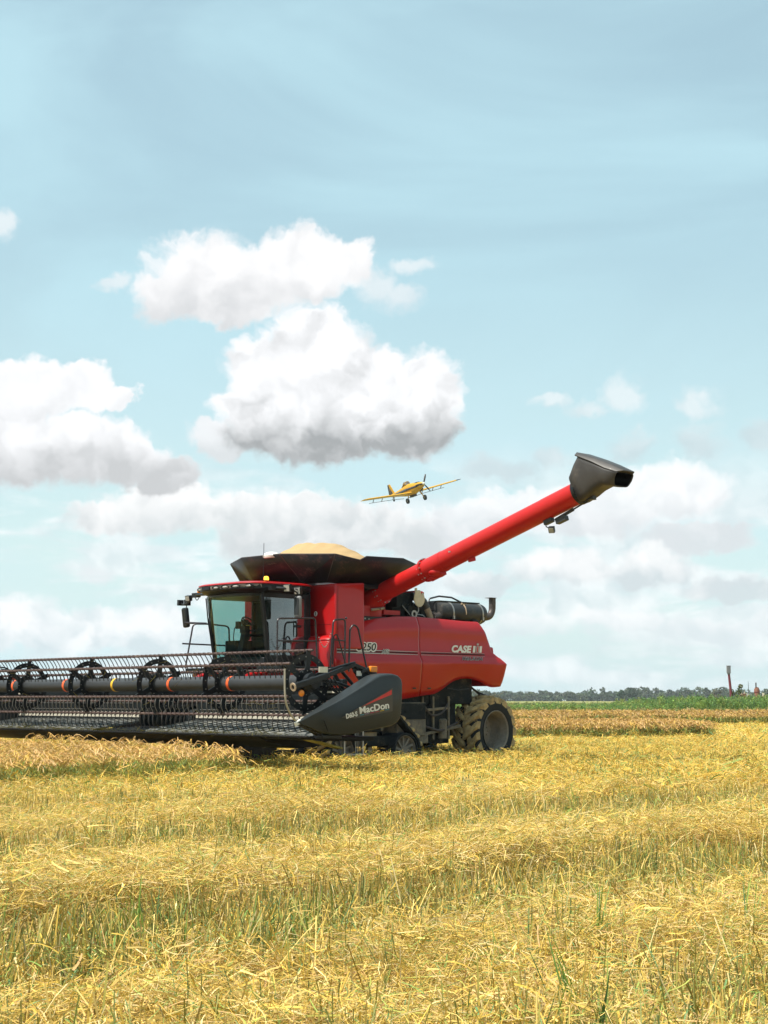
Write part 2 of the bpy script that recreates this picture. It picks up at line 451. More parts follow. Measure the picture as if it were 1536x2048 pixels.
def islands(mb):
    par = list(range(len(mb.v)))
    def fd(i):
        while par[i] != i: par[i] = par[par[i]]; i = par[i]
        return i
    for f in mb.f:
        for k in f[1:]: par[fd(k)] = fd(f[0])
    out = {}
    for f in mb.f: out.setdefault(fd(f[0]), []).append(f)
    for fs_ in out.values():
        ids = sorted({i for f in fs_ for i in f}); mp = {i: k for k, i in enumerate(ids)}
        m = MB(); m.v = [mb.v[i] for i in ids]; m.f = [tuple(mp[i] for i in f) for f in fs_]
        yield m
def build_each(mb, name, material, parent, **kw):
    """every separate piece becomes a part of its own"""
    return [m.build(name, material, parent, **kw) for m in islands(mb)]
def tag(o, label=None, cat=None, group=None, kind=None):
    if label: o['label'] = label
    if cat: o['category'] = cat
    if group: o['group'] = group
    if kind: o['kind'] = kind
    return o
def empty(name, loc, rotz=0.0):
    e = bpy.data.objects.new(name, None)
    e.empty_display_size = 0.3
    COL.objects.link(e); e.location = loc; e.rotation_euler = (0, 0, rotz)
    return e
def dup(o, parent=None):
    c = o.copy(); COL.objects.link(c)
    if parent is not None: c.parent = parent
    for ch in list(o.children): dup(ch, c)
    return c
def text_mesh(body, size, bold=0.0, shear=0.0, extrude=0.002, space=1.0, xs=1.0):
    cu_ = bpy.data.curves.new('lettering', 'FONT')
    cu_.body = body; cu_.size = size; cu_.offset = bold; cu_.shear = shear; cu_.extrude = extrude
    cu_.space_character = space; cu_.resolution_u = 3; cu_.align_x = 'LEFT'
    o = bpy.data.objects.new('lettering', cu_)
    COL.objects.link(o)
    dg = bpy.context.evaluated_depsgraph_get()
    dg.update()
    me = bpy.data.meshes.new_from_object(o.evaluated_get(dg))
    COL.objects.unlink(o)
    bpy.data.objects.remove(o)
    for v in me.vertices: v.co.x *= xs
    return me
def decal(name, me, material, parent, origin, xdir, ydir):
    """lettering mesh laid in the plane with the given reading and up directions"""
    x = Vector(xdir).normalized(); y = Vector(ydir); y = (y - x * y.dot(x)).normalized(); z = x.cross(y)
    mtx = Matrix(((x.x, y.x, z.x, origin[0]), (x.y, y.y, z.y, origin[1]), (x.z, y.z, z.z, origin[2]), (0, 0, 0, 1)))
    me = me.copy(); me.transform(mtx); me.materials.clear(); me.materials.append(material)
    o = bpy.data.objects.new(name, me); COL.objects.link(o); o.parent = parent
    return o
def mwidth(me):
    xs = [v.co.x for v in me.vertices]; return min(xs), max(xs)

# ================================================================== COMBINE
# local axes of the machine: x forward, y to its left, z up
MROT = R(223)
M0 = Vector((-1.26, 35.2, 0))
comb = empty('combine_harvester', M0, MROT)
tag(comb, 'red combine harvester on rubber tracks with unloading auger swung out and grain tank heaped full', 'combine harvester')

def interp(x, pts):
    pts = sorted(pts)
    if x <= pts[0][0]: return pts[0][1]
    for (a, b), (c, d) in zip(pts, pts[1:]):
        if x <= c:
            t = (x - a) / (c - a); return b + (d - b) * t
    return pts[-1][1]
def smooth_interp(x, pts):
    return sum(interp(x + d, pts) for d in (-0.09, -0.03, 0.03, 0.09)) / 4
TOP = [(-3.6, 3.235), (-1.375, 3.29), (-0.8, 3.275), (-0.2, 3.215), (0.265, 3.13), (0.6, 3.0), (1.0, 2.83), (1.25, 2.74)]
BOT = [(-4.4, 1.75), (-4.05, 1.70), (-3.76, 1.69), (-3.62, 1.74), (-3.42, 1.82), (-3.15, 1.88), (-2.82, 1.90), (-2.55, 1.85), (-2.33, 1.75), (-2.12, 1.62), (-1.9, 1.535), (-1.375, 1.485), (-0.63, 1.385), (1.25, 1.33)]
def rear_edge(h):
    return interp(h, [(1.6, -4.02), (1.75, -4.10), (2.24, -4.19), (2.39, -4.02), (2.45, -3.80), (2.7, -3.70), (3.23, -3.41), (3.3, -3.40)])
def panel_rows(f_of_s, S):
    """side panel section by section; returns columns of (f, l, h)"""
    rows = []
    ks = [('b', 0), ('b', .25), ('b', .5), ('b', .75), ('b', .93), ('c', 2.235), ('c', 2.27), ('c', 2.385), ('c', 2.40), ('t', .15), ('t', .3), ('t', .45), ('t', .58), ('t', .68), ('t', .72), ('t', .84), ('t', .94), ('t', .985), ('t', 1.0)]
    LL = {0: 1.535, .25: 1.575, .5: 1.605, .75: 1.628, .93: 1.642, 2.235: 1.648, 2.27: 1.640, 2.385: 1.578, 2.40: 1.570}
    LT = {.15: 1.553, .3: 1.545, .45: 1.545, .58: 1.552, .68: 1.556, .72: 1.552, .84: 1.515, .94: 1.475, .985: 1.445, 1.0: 1.40}
    for kind, k in ks:
        row = []
        for s_ in S:
            f0 = f_of_s(s_, 2.0)
            if kind == 'b':
                b = smooth_interp(f0, BOT); h = b + (2.235 - b) * k; l = LL[k]
            elif kind == 'c': h = k; l = LL[k]
            else:
                tp = smooth_interp(f0, TOP); h = 2.40 + (tp - 2.40) * k; l = LT[k]
            f1 = f_of_s(s_, h)
            row.append((f1, l, h))
        rows.append(row)
    return rows
def make_panel(name, side, part):
    S = [i / 60 for i in range(61)]
    if part == 'front': fo = lambda s_, h: 1.25 + (-1.368 - 1.25) * s_
    else: fo = lambda s_, h: -1.382 + (rear_edge(h) + 1.382) * s_
    rows = panel_rows(fo, S)
    mb = MB()
    mb.grid([[(p[0], p[1] * side, p[2]) for p in r] for r in rows], flip=side < 0)
    return mb.build(name, M_RED, comb, smooth=22, thick=0.03)
for side in (1, -1):
    make_panel('side_panel', side, 'front')
    make_panel('side_panel', side, 'rear')
# rear corner cap and tail hood
mb = MB()
mb.prism([(-3.75, 1.72), (-4.05, 1.73), (-4.15, 2.24), (-3.98, 2.39), (-3.75, 2.39)], 'l', -1.50, 1.50)
mb.build('rear_panel', M_RED, comb, bevel=0.02)
mb = MB()
mb.prism([(-3.70, 2.36), (-4.30, 2.38), (-4.26, 2.66), (-3.66, 2.70)], 'l', -1.25, 1.15)
mb.build('tail_hood', M_RED, comb, bevel=0.03)
# hidden inner body and chassis
mb = MB()
mb.span((1.15, -1.3, 1.30), (-3.35, 1.3, 3.16))
mb.span((1.15, -1.25, 1.15), (-2.2, 1.25, 1.30))
inner = mb.build('inner_body', M_DARK, comb, bevel=0.02)
mb = MB()
mb.span((1.3, -0.95, 0.62), (-2.35, 0.95, 1.15))
mb.span((1.2, -0.55, 0.45), (-1.9, 0.55, 0.62))
mb.span((-2.2, -1.28, 1.0), (-2.45, 1.28, 1.5))
mb.box((-2.4, 0.75, 1.25), (1.0, 0.9, 0.9)); mb.span((-1.6, 0.3, 0.40), (-2.75, 1.12, 1.3)); mb.span((-2.4, -0.9, 0.95), (-3.05, 1.0, 1.55)); mb.span((-3.5, -0.9, 0.55), (-3.95, 0.88, 0.85))
mb.beam((-2.3, 0.6, 0.75), (-4.0, 0.6, 0.95), 0.18, 0.22)
mb.beam((-2.3, -0.6, 0.75), (-4.0, -0.6, 0.95), 0.18, 0.22)
mb.build('chassis', M_DARK, comb, bevel=0.02)
mb = MB()
mb.lathe([(-0.15, 0.0), (-0.15, 0.30), (-0.1, 0.36), (0.05, 0.36), (0.08, 0.3), (0.08, 0.0)], (-2.05, 1.22, 0.95), (0, 1, 0), 24)
mb.span((-1.92, 0.9, 1.1), (-2.2, 1.34, 1.50))
mb.build('drive_housing', M_DARK, comb, bevel=0.01)
mb = MB()
mb.span((-0.72, 1.0, 0.60), (-1.625, 1.5, 1.34))
o = mb.build('toolbox', M_MUDBOX, comb, bevel=0.015)
mb = MB()
mb.span((-0.74, 1.502, 0.965), (-1.605, 1.512, 1.325)); mb.span((-1.40, 1.50, 1.12), (-1.50, 1.53, 1.16)); mb.span((-0.95, 1.50, 1.12), (-1.05, 1.53, 1.16))
mb.build('lid', M_DARK, o, bevel=0.004)
mb = MB()
mb.span((1.05, 1.05, 0.72), (-0.30, 1.52, 1.02)); mb.span((-1.2, 1.25, 0.42), (-1.75, 1.45, 0.62))
mb.build('battery_box', M_MUDBOX, comb, bevel=0.02)
mb = MB()
mb.span((0.30, 1.35, 0.40), (-0.12, 1.5, 0.74)); mb.span((0.12, 1.38, 0.15), (-0.02, 1.46, 0.42))
build_each(mb, 'mud_guard', M_MUDBOX, comb, bevel=0.02)
mb = MB()
for f in (-1.68, -2.02, -2.52): mb.beam((f, 1.33, 0.5), (f, 1.33, 1.48), 0.05, 0.05, up=(0, 1, 0))
mb.beam((-1.66, 1.34, 0.62), (-2.9, 1.34, 0.80), 0.06, 0.07); mb.beam((-1.66, 1.34, 1.16), (-2.55, 1.34, 1.22), 0.05, 0.06)
build_each(mb, 'frame_rib', M_MUDBOX, comb, bevel=0.008)
mb = MB()
mb.tube([(-1.66, 1.38, 1.30), (-1.9, 1.40, 1.02), (-2.3, 1.38, 1.10), (-2.6, 1.30, 1.42)], 0.022, 8, round_=0.15); mb.tube([(-1.7, 1.38, 0.80), (-2.2, 1.40, 0.68), (-2.85, 1.30, 0.88)], 0.03, 8, round_=0.15)
build_each(mb, 'oil_pipe', M_PIPE, comb)
mb = MB(); mb.lathe([(0, 0), (0, 0.11), (0.42, 0.11), (0.45, 0.08), (0.45, 0)], (-2.35, 1.30, 0.52), (0, 0, 1), 18); mb.build('oil_filter', M_MUDBOX, comb)
# rear hydraulic hoses and wheel arch tubes
mb = MB()
mb.tube([(-3.35, 1.2, 1.75), (-3.5, 1.25, 1.62), (-3.72, 1.22, 1.55), (-3.95, 1.2, 1.5)], 0.022, 8, round_=0.1)
mb.tube([(-3.4, 1.1, 1.75), (-3.66, 1.18, 1.57), (-3.9, 1.1, 1.46)], 0.02, 8, round_=0.1)
mb.tube([(-2.35, 1.45, 1.66), (-2.75, 1.45, 1.62), (-3.1, 1.45, 1.66)], 0.014, 6)
build_each(mb, 'hydraulic_hose', M_BLACK, comb)

# ---- grain tank body
mb = MB()
mb.prism([(1.2, 2.50), (1.2, 3.90), (0.35, 3.96), (0.35, 2.50)], 'l', -1.60, 1.60)
mb.build('grain_tank', M_RED, comb, bevel=0.035, seg=3)
mb = MB()
mb.prism([(0.36, 2.5), (0.36, 3.97), (-0.98, 4.0), (-0.98, 2.5)], 'l', -1.60, 0.86)
mb.build('grain_tank_rear', M_RED, comb, bevel=0.02)
mb = MB()
mb.span((0.345, 0.9, 3.85), (-1.05, 1.52, 3.93)); 
mb.build('tank_lip', M_BLACK, comb, bevel=0.01)
# fairing under the tank front with its sunlit ledge
mb = MB()
rows = []
for (h, df, ll) in ((1.75, 0.16, 1.60), (2.1, 0.18, 1.61), (2.45, 0.18, 1.61), (2.60, 0.16, 1.605), (2.66, 0.13, 1.60), (2.69, 0.14, 1.60), (2.74, 0.10, 1.595), (2.78, 0.02, 1.59), (2.79, -0.05, 1.55)):
    f1 = 1.25 + df
    rows.append([(f1 + 0.02, -ll, h), (f1 + 0.05, -0.9, h), (f1 + 0.05, 0.9, h), (f1 + 0.02, ll - 0.12, h), (f1 - 0.04, ll - 0.02, h), (f1 - 0.14, ll + 0.01, h), (1.16, ll - 0.005, h)])
mb.grid(rows, flip=True)
mb.build('front_fairing', M_RED, comb, smooth=30)
mb = MB(); mb.span((1.203, 0.60, 3.74), (1.212, 0.67, 3.86)); mb.build('warning_sticker', M_YELLOW, comb)
mb = MB(); mb.lathe([(0, 0.0), (0, 0.055), (0.006, 0.055), (0.006, 0.0)], (1.203, 0.95, 3.27), (1, 0, 0), 20)
o = mb.build('round_sticker', M_DECW, comb)
mb = MB(); mb.span((1.209, 0.942, 3.235), (1.214, 0.958, 3.275)); mb.lathe([(0, 0), (0, 0.014), (0.004, 0.014), (0.004, 0)], (1.209, 0.95, 3.29), (1, 0, 0), 10); mb.build('symbol', M_INK, o)

# ---- tank covers folded up as a flared hopper
mb = MB()
B = {'fr': (1.30, -1.45, 3.97), 'fl': (1.30, 1.45, 3.93), 'rl': (-0.95, 1.45, 3.93), 'rr': (-0.95, -1.45, 3.97)}
FT = [(1.95, -0.74, 4.565), (1.95, 0.60, 4.56)]
def tri(*p): mb.add(list(p), [tuple(range(len(p)))])
LT_ = [(1.42, 1.84, 4.51), (1.02, 1.93, 4.44), (0.80, 1.95, 4.41), (0.62, 1.96, 4.50), (-0.48, 1.96, 4.52), (-1.02, 1.84, 4.42)]
RT_ = [(p[0], -p[1], p[2] + 0.02) for p in LT_]
RE_ = [(-1.55, 1.1, 4.50), (-1.58, -1.1, 4.52)]
mid_fl = (1.30, 0.62, 3.95); mid_fr = (1.30, -1.0, 3.97)
tri(mid_fr, mid_fl, FT[1], FT[0])                      # front flap
tri(mid_fl, B['fl'], LT_[0]); tri(mid_fl, LT_[0], FT[1])
tri(B['fr'], mid_fr, RT_[0]); tri(mid_fr, FT[0], RT_[0])
lb = [(1.30, 1.45, 3.93), (1.0, 1.45, 3.93), (0.8, 1.45, 3.93), (0.62, 1.45, 3.93), (-0.48, 1.45, 3.93), (-0.95, 1.45, 3.93)]
for i in range(5):
    tri(lb[i], lb[i + 1], LT_[i + 1], LT_[i])
    a, b = lb[i], lb[i + 1]
    tri((a[0], -a[1], a[2]), RT_[i], RT_[i + 1], (b[0], -b[1], b[2]))
tri(lb[-1], (-0.95, 0.9, 3.95), RE_[0], LT_[-1]); tri((-0.95, 0.9, 3.95), (-0.95, -0.9, 3.95), RE_[1], RE_[0]); tri((-0.95, -0.9, 3.95), (lb[-1][0], -1.45, 3.95), RT_[-1], RE_[1])
mb.build('tank_extension', M_HOP, comb, smooth=12, thick=0.022)
mb = MB()
for a, b in zip(LT_, LT_[1:]): mb.tube([a, b], 0.012, 6)
mb.tube([RT_[0], FT[0], FT[1], LT_[0]], 0.012, 6)
mb.tube([(1.32, 0.64, 3.96), (1.96, 0.62, 4.545)], 0.012, 6)
mb.tube([(1.31, 1.45, 3.94), (1.43, 1.84, 4.50)], 0.012, 6)
mb.build('cover_edging', M_PIPE, comb)
# ---- grain
mb = MB()
N = 72; rows = []
rg = random.Random(5)
for i in range(41):
    row = []
    q = i / 40
    for j in range(N + 1):
        th = 2 * math.pi * j / N
        x = 0.40 + 1.40 * q * math.cos(th); y = 0.08 + 1.72 * q * math.sin(th)
        d = max(0.0, q - 0.26) / 0.74
        h = 4.925 - 0.52 * d ** 1.05 - 0.03 * q + 0.022 * math.sin(4.3 * x + 2) * math.sin(3.7 * y) + 0.012 * math.sin(11 * x + 5 * y) + 0.010 * math.sin(17 * y - 9 * x)
        row.append((x, y, h))
    rows.append(row)
mb.grid(rows)
gh = mb.build('grain_heap', M_GRAIN, None, smooth=60)
gh.matrix_world = Matrix.Translation(M0) @ Matrix.Rotation(MROT, 4, 'Z')
tag(gh, 'heap of golden grain rising above the dark hopper flaps on top of the red harvester', 'grain heap')
mb = MB(); mb.lathe([(0, 0.0), (0, 0.19), (0.05, 0.20), (0.10, 0.16), (0.13, 0.08), (0.14, 0)], (1.86, 0.22, 4.50), (0, 0, 1), 20)
mb.build('receiver_dome', M_WHITE, comb)
mb = MB(); mb.span((-0.1, 0.2, 4.60), (-0.5, 0.5, 4.64)); mb.tube([(-0.3, 0.3, 4.0), (-0.3, 0.3, 4.62)], 0.02, 6); mb.build('tank_sensor', M_BLACK, comb)

# ---- cab
cab = MB().box((2.0, 0, 2.19), (1.25, 1.86, 0.22)).box((1.36, 0, 3.0), (0.06, 1.84, 1.5)).build('cab', M_BLACK, comb, bevel=0.02)
def roof_ring(h, grow):
    pts = []
    for k in range(48):
        a = 2 * math.pi * k / 48
        ca, sa = math.cos(a), math.sin(a)
        e = 0.42
        x = 2.13 + (0.92 + grow) * math.copysign(abs(ca) ** e, ca)
        y = (1.10 + grow) * math.copysign(abs(sa) ** e, sa)
        if ca > 0: x += 0.10 * (1 - (y / 1.12) ** 2)
        pts.append((x, y, h))
    return pts
def loft(rings, cap=True):
    mb = MB(); n = len(rings[0]); vs = [p for r in rings for p in r]; fs = []
    for i in range(len(rings) - 1):
        for k in range(n):
            fs.append((i * n + k, i * n + (k + 1) % n, (i + 1) * n + (k + 1) % n, (i + 1) * n + k))
    if cap:
        fs.append(tuple(range(n - 1, -1, -1))); fs.append(tuple(range((len(rings) - 1) * n, len(rings) * n)))
    return mb.add(vs, fs)
rf = loft([roof_ring(3.845, -0.02), roof_ring(3.86, 0.02), roof_ring(3.88, 0.012), roof_ring(3.905, -0.06), roof_ring(3.925, -0.22), roof_ring(3.935, -0.5)]).build('roof', M_RED, cab, smooth=35)
loft([roof_ring(3.66, -0.16), roof_ring(3.72, -0.06), roof_ring(3.75, -0.012), roof_ring(3.846, -0.012)]).build('roof_skirt', M_BLACK, cab, smooth=35)
loft([roof_ring(3.60, -0.17), roof_ring(3.665, -0.165)]).build('header_rail', M_BLACK, cab, smooth=35)
# roof lamps let into the front of the light bar
def roof_front(y): return 2.13 + 0.912 * (max(0.0, 1 - abs(y / 1.088) ** (2 / 0.42))) ** (0.42 / 2) + 0.10 * (1 - (y / 1.12) ** 2)
ys_b = [-1.02 + 2.06 * i / 40 for i in range(41)]
mb = MB(); mb.grid([[(roof_front(y) - 0.008 + dx_, y, h) for y in ys_b] for h, dx_ in ((3.752, -0.012), (3.765, 0.0), (3.835, 0.012), (3.846, 0.008))]); mb.build('light_bar', M_BAR, cab, smooth=40)
for y in (0.86, 0.55, 0.22, -0.10, -0.86):
    x0 = roof_front(y); nx = Vector((1, 0.16 * y * 2, -0.12)).normalized()
    mb = MB(); mb.lathe([(-0.03, 0.0), (-0.03, 0.052), (0.012, 0.056), (0.016, 0.046), (-0.004, 0.04), (-0.006, 0.0)], (0, 0, 0), (1, 0, 0), 20)
    for i, p in enumerate(mb.v): mb.v[i] = (p[0], p[1] * 2.6, p[2] * 0.80)
    rotm = nx.to_track_quat('X', 'Z').to_matrix()
    mb.v = [tuple(rotm @ Vector(p) + Vector((x0 - 0.004, y, 3.80))) for p in mb.v]
    o = mb.build('roof_lamp', M_BLACK, cab)
    mb = MB(); mb.lathe([(0.0, 0.0), (0.0, 0.042), (0.012, 0.03), (0.018, 0.0)], (0, 0, 0), (1, 0, 0), 16)
    mb.v = [tuple(rotm @ Vector((p[0], p[1] * 1.9, p[2] * 0.62)) + Vector((x0 + 0.002, y, 3.80))) for p in mb.v]
    mb.build('lens', M_LENS, o)
mb = MB(); mb.box((roof_front(-0.46), -0.46, 3.80), (0.06, 0.30, 0.085)); mb.build('vent_panel', M_BLACK, cab, bevel=0.01)
mb = MB(); mb.box((2.80, -1.07, 3.795), (0.22, 0.06, 0.09)); mb.build('corner_indicator', M_AMBER, cab, bevel=0.01)
# glazing
def wind(h, y):
    t = (h - 2.28) / (3.62 - 2.28)
    return 2.50 + 0.20 * t + (0.34 + 0.03 * t) * (1 - abs(y / 0.93) ** 3.2)
mb = MB()
rows = [[(wind(2.26 + 1.36 * i / 14, -0.90 + 1.8 * j / 20), -0.90 + 1.8 * j / 20, 2.26 + 1.36 * i / 14) for j in range(21)] for i in range(15)]
mb.grid(rows); mb.build('windscreen', M_GLASS, cab, smooth=60)
for s in (1, -1):
    mb = MB(); mb.add([(2.50, 0.93 * s, 2.28), (1.46, 0.94 * s, 2.28), (1.46, 0.94 * s, 3.64), (2.70, 0.93 * s, 3.64)], [(0, 1, 2, 3)])
    mb.build('door_glass' if s > 0 else 'side_glass', M_GLASSD if s > 0 else M_GLASS, cab)
for s in (1, -1):
    mb = MB()
    mb.beam((2.50, 0.93 * s, 2.22), (2.71, 0.93 * s, 3.66), 0.07, 0.085, up=(0, 1, 0))
    mb.build('pillar', M_BLACK, cab, bevel=0.012)
    mb = MB(); mb.beam((1.44, 0.93 * s, 2.2), (1.44, 0.93 * s, 3.68), 0.16 if s > 0 else 0.10, 0.07, up=(0, 1, 0)); mb.build('pillar', M_BLACK, cab, bevel=0.012)
mb = MB(); mb.beam((1.46, 0.945, 2.30), (2.52, 0.945, 2.30), 0.02, 0.10, up=(0, 0, 1)); mb.beam((1.46, 0.945, 3.62), (2.70, 0.945, 3.62), 0.02, 0.09); build_each(mb, 'door_frame', M_BLACK, cab)
mb = MB(); mb.box((1.72, 0.962, 2.98), (0.16, 0.03, 0.05)); mb.tube([(1.78, 0.97, 2.75), (1.78, 0.985, 2.8), (1.78, 0.985, 3.05), (1.78, 0.97, 3.10)], 0.012, 8); mb.build('door_handle', M_BLACK, cab)
# inside
mb = MB()
mb.box((1.78, -0.02, 2.62), (0.46, 0.52, 0.16)); mb.box((1.55, -0.02, 3.02), (0.14, 0.50, 0.76), Euler((0, R(-10), 0)).to_matrix()); mb.box((1.48, -0.02, 3.47), (0.10, 0.30, 0.18)); mb.box((1.78, 0, 2.42), (0.34, 0.40, 0.3))
mb.box((1.8, -0.38, 2.82), (0.42, 0.10, 0.07)); mb.box((1.8, 0.33, 2.82), (0.36, 0.09, 0.07))
mb.build('seat', M_SEAT, cab, bevel=0.04)
mb = MB(); mb.span((1.42, -0.86, 2.28), (2.30, -0.45, 2.70)); mb.box((2.02, -0.45, 2.86), (0.10, 0.14, 0.3)); mb.span((1.42, 0.45, 2.28), (1.75, 0.86, 2.62))
mb.box((2.0, -0.52, 3.08), (0.05, 0.24, 0.18), Euler((0, R(20), 0)).to_matrix()); mb.build('console', M_INTER, cab, bevel=0.02)
mb = MB(); mb.beam((2.52, 0.0, 2.28), (2.40, 0.0, 2.86), 0.16, 0.12); mb.box((2.42, 0.0, 2.92), (0.13, 0.18, 0.16)); mb.box((2.47, -0.16, 3.02), (0.08, 0.12, 0.16)); mb.tube([(2.47, -0.1, 2.95), (2.5, -0.25, 3.0), (2.5, -0.3, 2.75), (2.52, -0.2, 2.5)], 0.012, 6, round_=0.08)
mb.build('steering_column', M_BLACK, cab, bevel=0.012)
mb = MB(); nax = Vector((-0.75, 0, 0.66)).normalized(); cc = Vector((2.30, 0.0, 3.04))
uu = nax.orthogonal().normalized(); ww = nax.cross(uu)
mb.tube([cc + (uu * math.cos(a * R(15)) + ww * math.sin(a * R(15))) * 0.2 for a in range(25)], 0.016, 8)
for a in (0, 120, 240): mb.tube([cc, cc + (uu * math.cos(R(a)) + ww * math.sin(R(a))) * 0.2], 0.014, 6)
mb.sphere(cc, 0.05, 10, 6); mb.build('steering_wheel', M_BLACK, cab)
mb = MB(); mb.box((2.36, 0.03, 2.97), (0.05, 0.10, 0.10)); mb.build('yellow_tag', M_YELLOW, cab, bevel=0.01)
mb = MB(); mb.box((1.50, 0.0, 3.62), (0.2, 1.7, 0.08)); mb.box((2.0, 0, 3.635), (1.0, 1.7, 0.03)); mb.box((1.41, -0.55, 2.9), (0.03, 0.7, 1.3)); mb.box((1.41, 0.55, 2.75), (0.03, 0.7, 0.9)); mb.build('cab_trim', M_INTER, cab)
# wipers
mb = MB()
for (y0, y1, y2) in ((-0.62, -0.74, -0.60), (-0.30, -0.60, -0.64)):
    mb.tube([(wind(3.6, y0) + 0.05, y0, 3.60), (wind(3.1, y1) + 0.05, y1, 3.10), (wind(2.55, y2) + 0.05, y2, 2.56)], 0.014, 6)
mb.beam((wind(3.0, -0.72) + 0.03, -0.72, 3.05), (wind(2.3, -0.62) + 0.03, -0.62, 2.30), 0.02, 0.05)
mb.build('wiper', M_BLACK, cab)
# beacon and aerial
mb = MB(); mb.lathe([(0, 0), (0, 0.062), (0.03, 0.062), (0.03, 0)], (2.62, 0.98, 3.90), (0, 0, 1), 16)
bc = mb.build('beacon', M_BLACK, cab)
mb = MB(); mb.lathe([(0.03, 0), (0.03, 0.055), (0.08, 0.055), (0.11, 0.04), (0.12, 0)], (2.62, 0.98, 3.90), (0, 0, 1), 16); mb.build('lens', M_BEACON, bc)
mb = MB(); mb.tube([(2.70, 0.98, 3.66), (2.70, 0.985, 4.0)], 0.012, 6); mb.tube([(2.70, 0.985, 4.0), (2.69, 0.98, 4.72)], 0.006, 5); mb.build('aerial', M_BLACK, cab)
# mirror arms with work lamps
def work_lamp(parent, c, facing, sz=0.10):
    q = Vector(facing).normalized().to_track_quat('X', 'Z').to_matrix()
    mb = MB(); mb.box((0, 0, 0), (0.09, sz, sz))
    for k in range(4): mb.box((-0.05, -sz / 2 + sz * (k + 0.5) / 4, 0), (0.03, 0.008, sz * 0.9))
    mb.v = [tuple(q @ Vector(p) + Vector(c)) for p in mb.v]
    o = mb.build('work_lamp', M_BLACK, parent, bevel=0.006)
    mb = MB(); mb.box((0.047, 0, 0), (0.006, sz * 0.82, sz * 0.82)); mb.v = [tuple(q @ Vector(p) + Vector(c)) for p in mb.v]
    mb.build('lens', M_LENS, o, bevel=0.002)
mb = MB()
mb.tube([(2.72, -0.98, 3.72), (2.62, -1.45, 3.74), (2.50, -1.80, 3.74)], 0.03, 8); mb.tube([(2.50, -1.8, 3.74), (2.42, -2.12, 3.60), (2.38, -2.30, 3.56), (2.36, -2.46, 3.60)], 0.022, 8); mb.tube([(2.60, -1.4, 3.72), (2.58, -1.55, 3.60), (2.52, -1.72, 3.72)], 0.01, 6, round_=0.08)
mb.box((2.55, -1.62, 3.74), (0.10, 0.22, 0.10)); mb.box((2.36, -2.22, 3.61), (0.08, 0.16, 0.14)); mb.tube([(2.36, -2.25, 3.58), (2.36, -2.25, 3.50)], 0.012, 6)
arm = mb.build('mirror_arm', M_BLACK, comb, bevel=0.01)
work_lamp(comb, (2.50, -1.98, 3.69), (1, 0.25, -0.25), 0.13); work_lamp(comb, (2.34, -2.52, 3.62), (-0.2, -1, 0.1), 0.13)
mb = MB(); mb.box((2.34, -2.30, 3.27), (0.10, 0.20, 0.46), Euler((R(4), R(5), 0)).to_matrix()); mb.build('mirror', M_BLACK, arm, bevel=0.045, seg=3)
mb = MB()
mb.tube([(2.62, 1.0, 3.74), (2.50, 1.22, 3.76), (2.30, 1.42, 3.74)], 0.03, 8); mb.tube([(2.30, 1.42, 3.74), (2.16, 1.46, 3.66), (2.16, 1.46, 3.52)], 0.018, 8)
mb.tube([(2.24, 1.45, 3.55), (2.10, 1.45, 3.55), (2.08, 1.45, 3.72), (2.20, 1.45, 3.74)], 0.012, 6, round_=0.05); mb.box((2.52, 1.16, 3.75), (0.3, 0.1, 0.08))
arm = mb.build('mirror_arm', M_BLACK, comb)
work_lamp(comb, (2.34, 1.36, 3.76), (1, 0.35, -0.2), 0.16); work_lamp(comb, (2.10, 1.42, 3.71), (1, 0.35, -0.2), 0.16)
mb = MB(); mb.box((2.14, 1.47, 3.36), (0.10, 0.21, 0.46), Euler((0, 0, R(-8))).to_matrix()); mi = mb.build('mirror', M_GREYPL, arm, bevel=0.045, seg=3)
mb = MB(); mb.box((2.195, 1.475, 3.37), (0.008, 0.17, 0.36), Euler((0, 0, R(-8))).to_matrix()); mb.build('mirror_glass', M_TUBE, mi, bevel=0.003)

# ---- platform, rails and ladder
mb = MB(); mb.span((1.12, 0.95, 2.02), (2.85, 1.78, 2.10)); mb.span((1.5, -0.95, 2.02), (2.75, -1.72, 2.10)); mb.span((1.2, -0.9, 1.7), (2.5, 0.9, 2.08))
mb.build('platform', M_DARK, comb, bevel=0.01)
def rail(pts, r=0.019, rd=0.09):
    mb = MB(); mb.tube(pts, r, 8, round_=rd); return mb
mb = rail([(2.93, 1.75, 2.10), (2.93, 1.75, 3.08), (1.90, 1.75, 3.12), (1.83, 1.75, 2.10)])
mb.tube([(2.93, 1.75, 2.62), (1.86, 1.75, 2.64)], 0.016, 8)
mb.build('handrail', M_RAIL, comb)
mb = rail([(1.48, 1.76, 2.10), (1.40, 1.76, 3.10), (1.06, 1.76, 3.13), (1.07, 1.76, 2.05)], 0.021)
mb.tube([(1.43, 1.76, 2.68), (1.07, 1.76, 2.66)], 0.015, 8); mb.tube([(1.42, 1.76, 2.15), (1.38, 1.76, 2.77), (1.30, 1.76, 2.80), (1.25, 1.76, 2.70), (1.02, 1.78, 2.05)], 0.016, 8, round_=0.07); mb.sphere((1.035, 1.76, 3.15), 0.028, 10, 6)
mb.build('handrail', M_RAIL, comb)
mb = rail([(0.99, 1.80, 2.0), (0.96, 1.80, 2.92), (0.87, 1.82, 3.02), (0.76, 1.84, 2.95), (0.53, 1.94, 1.85)], 0.021, 0.11)
mb.build('handrail', M_RAIL, comb)
mb = rail([(2.75, -1.72, 2.1), (2.55, -1.72, 3.10), (2.20, -1.55, 3.10), (1.75, -1.45, 3.06), (1.70, -1.45, 2.1)])
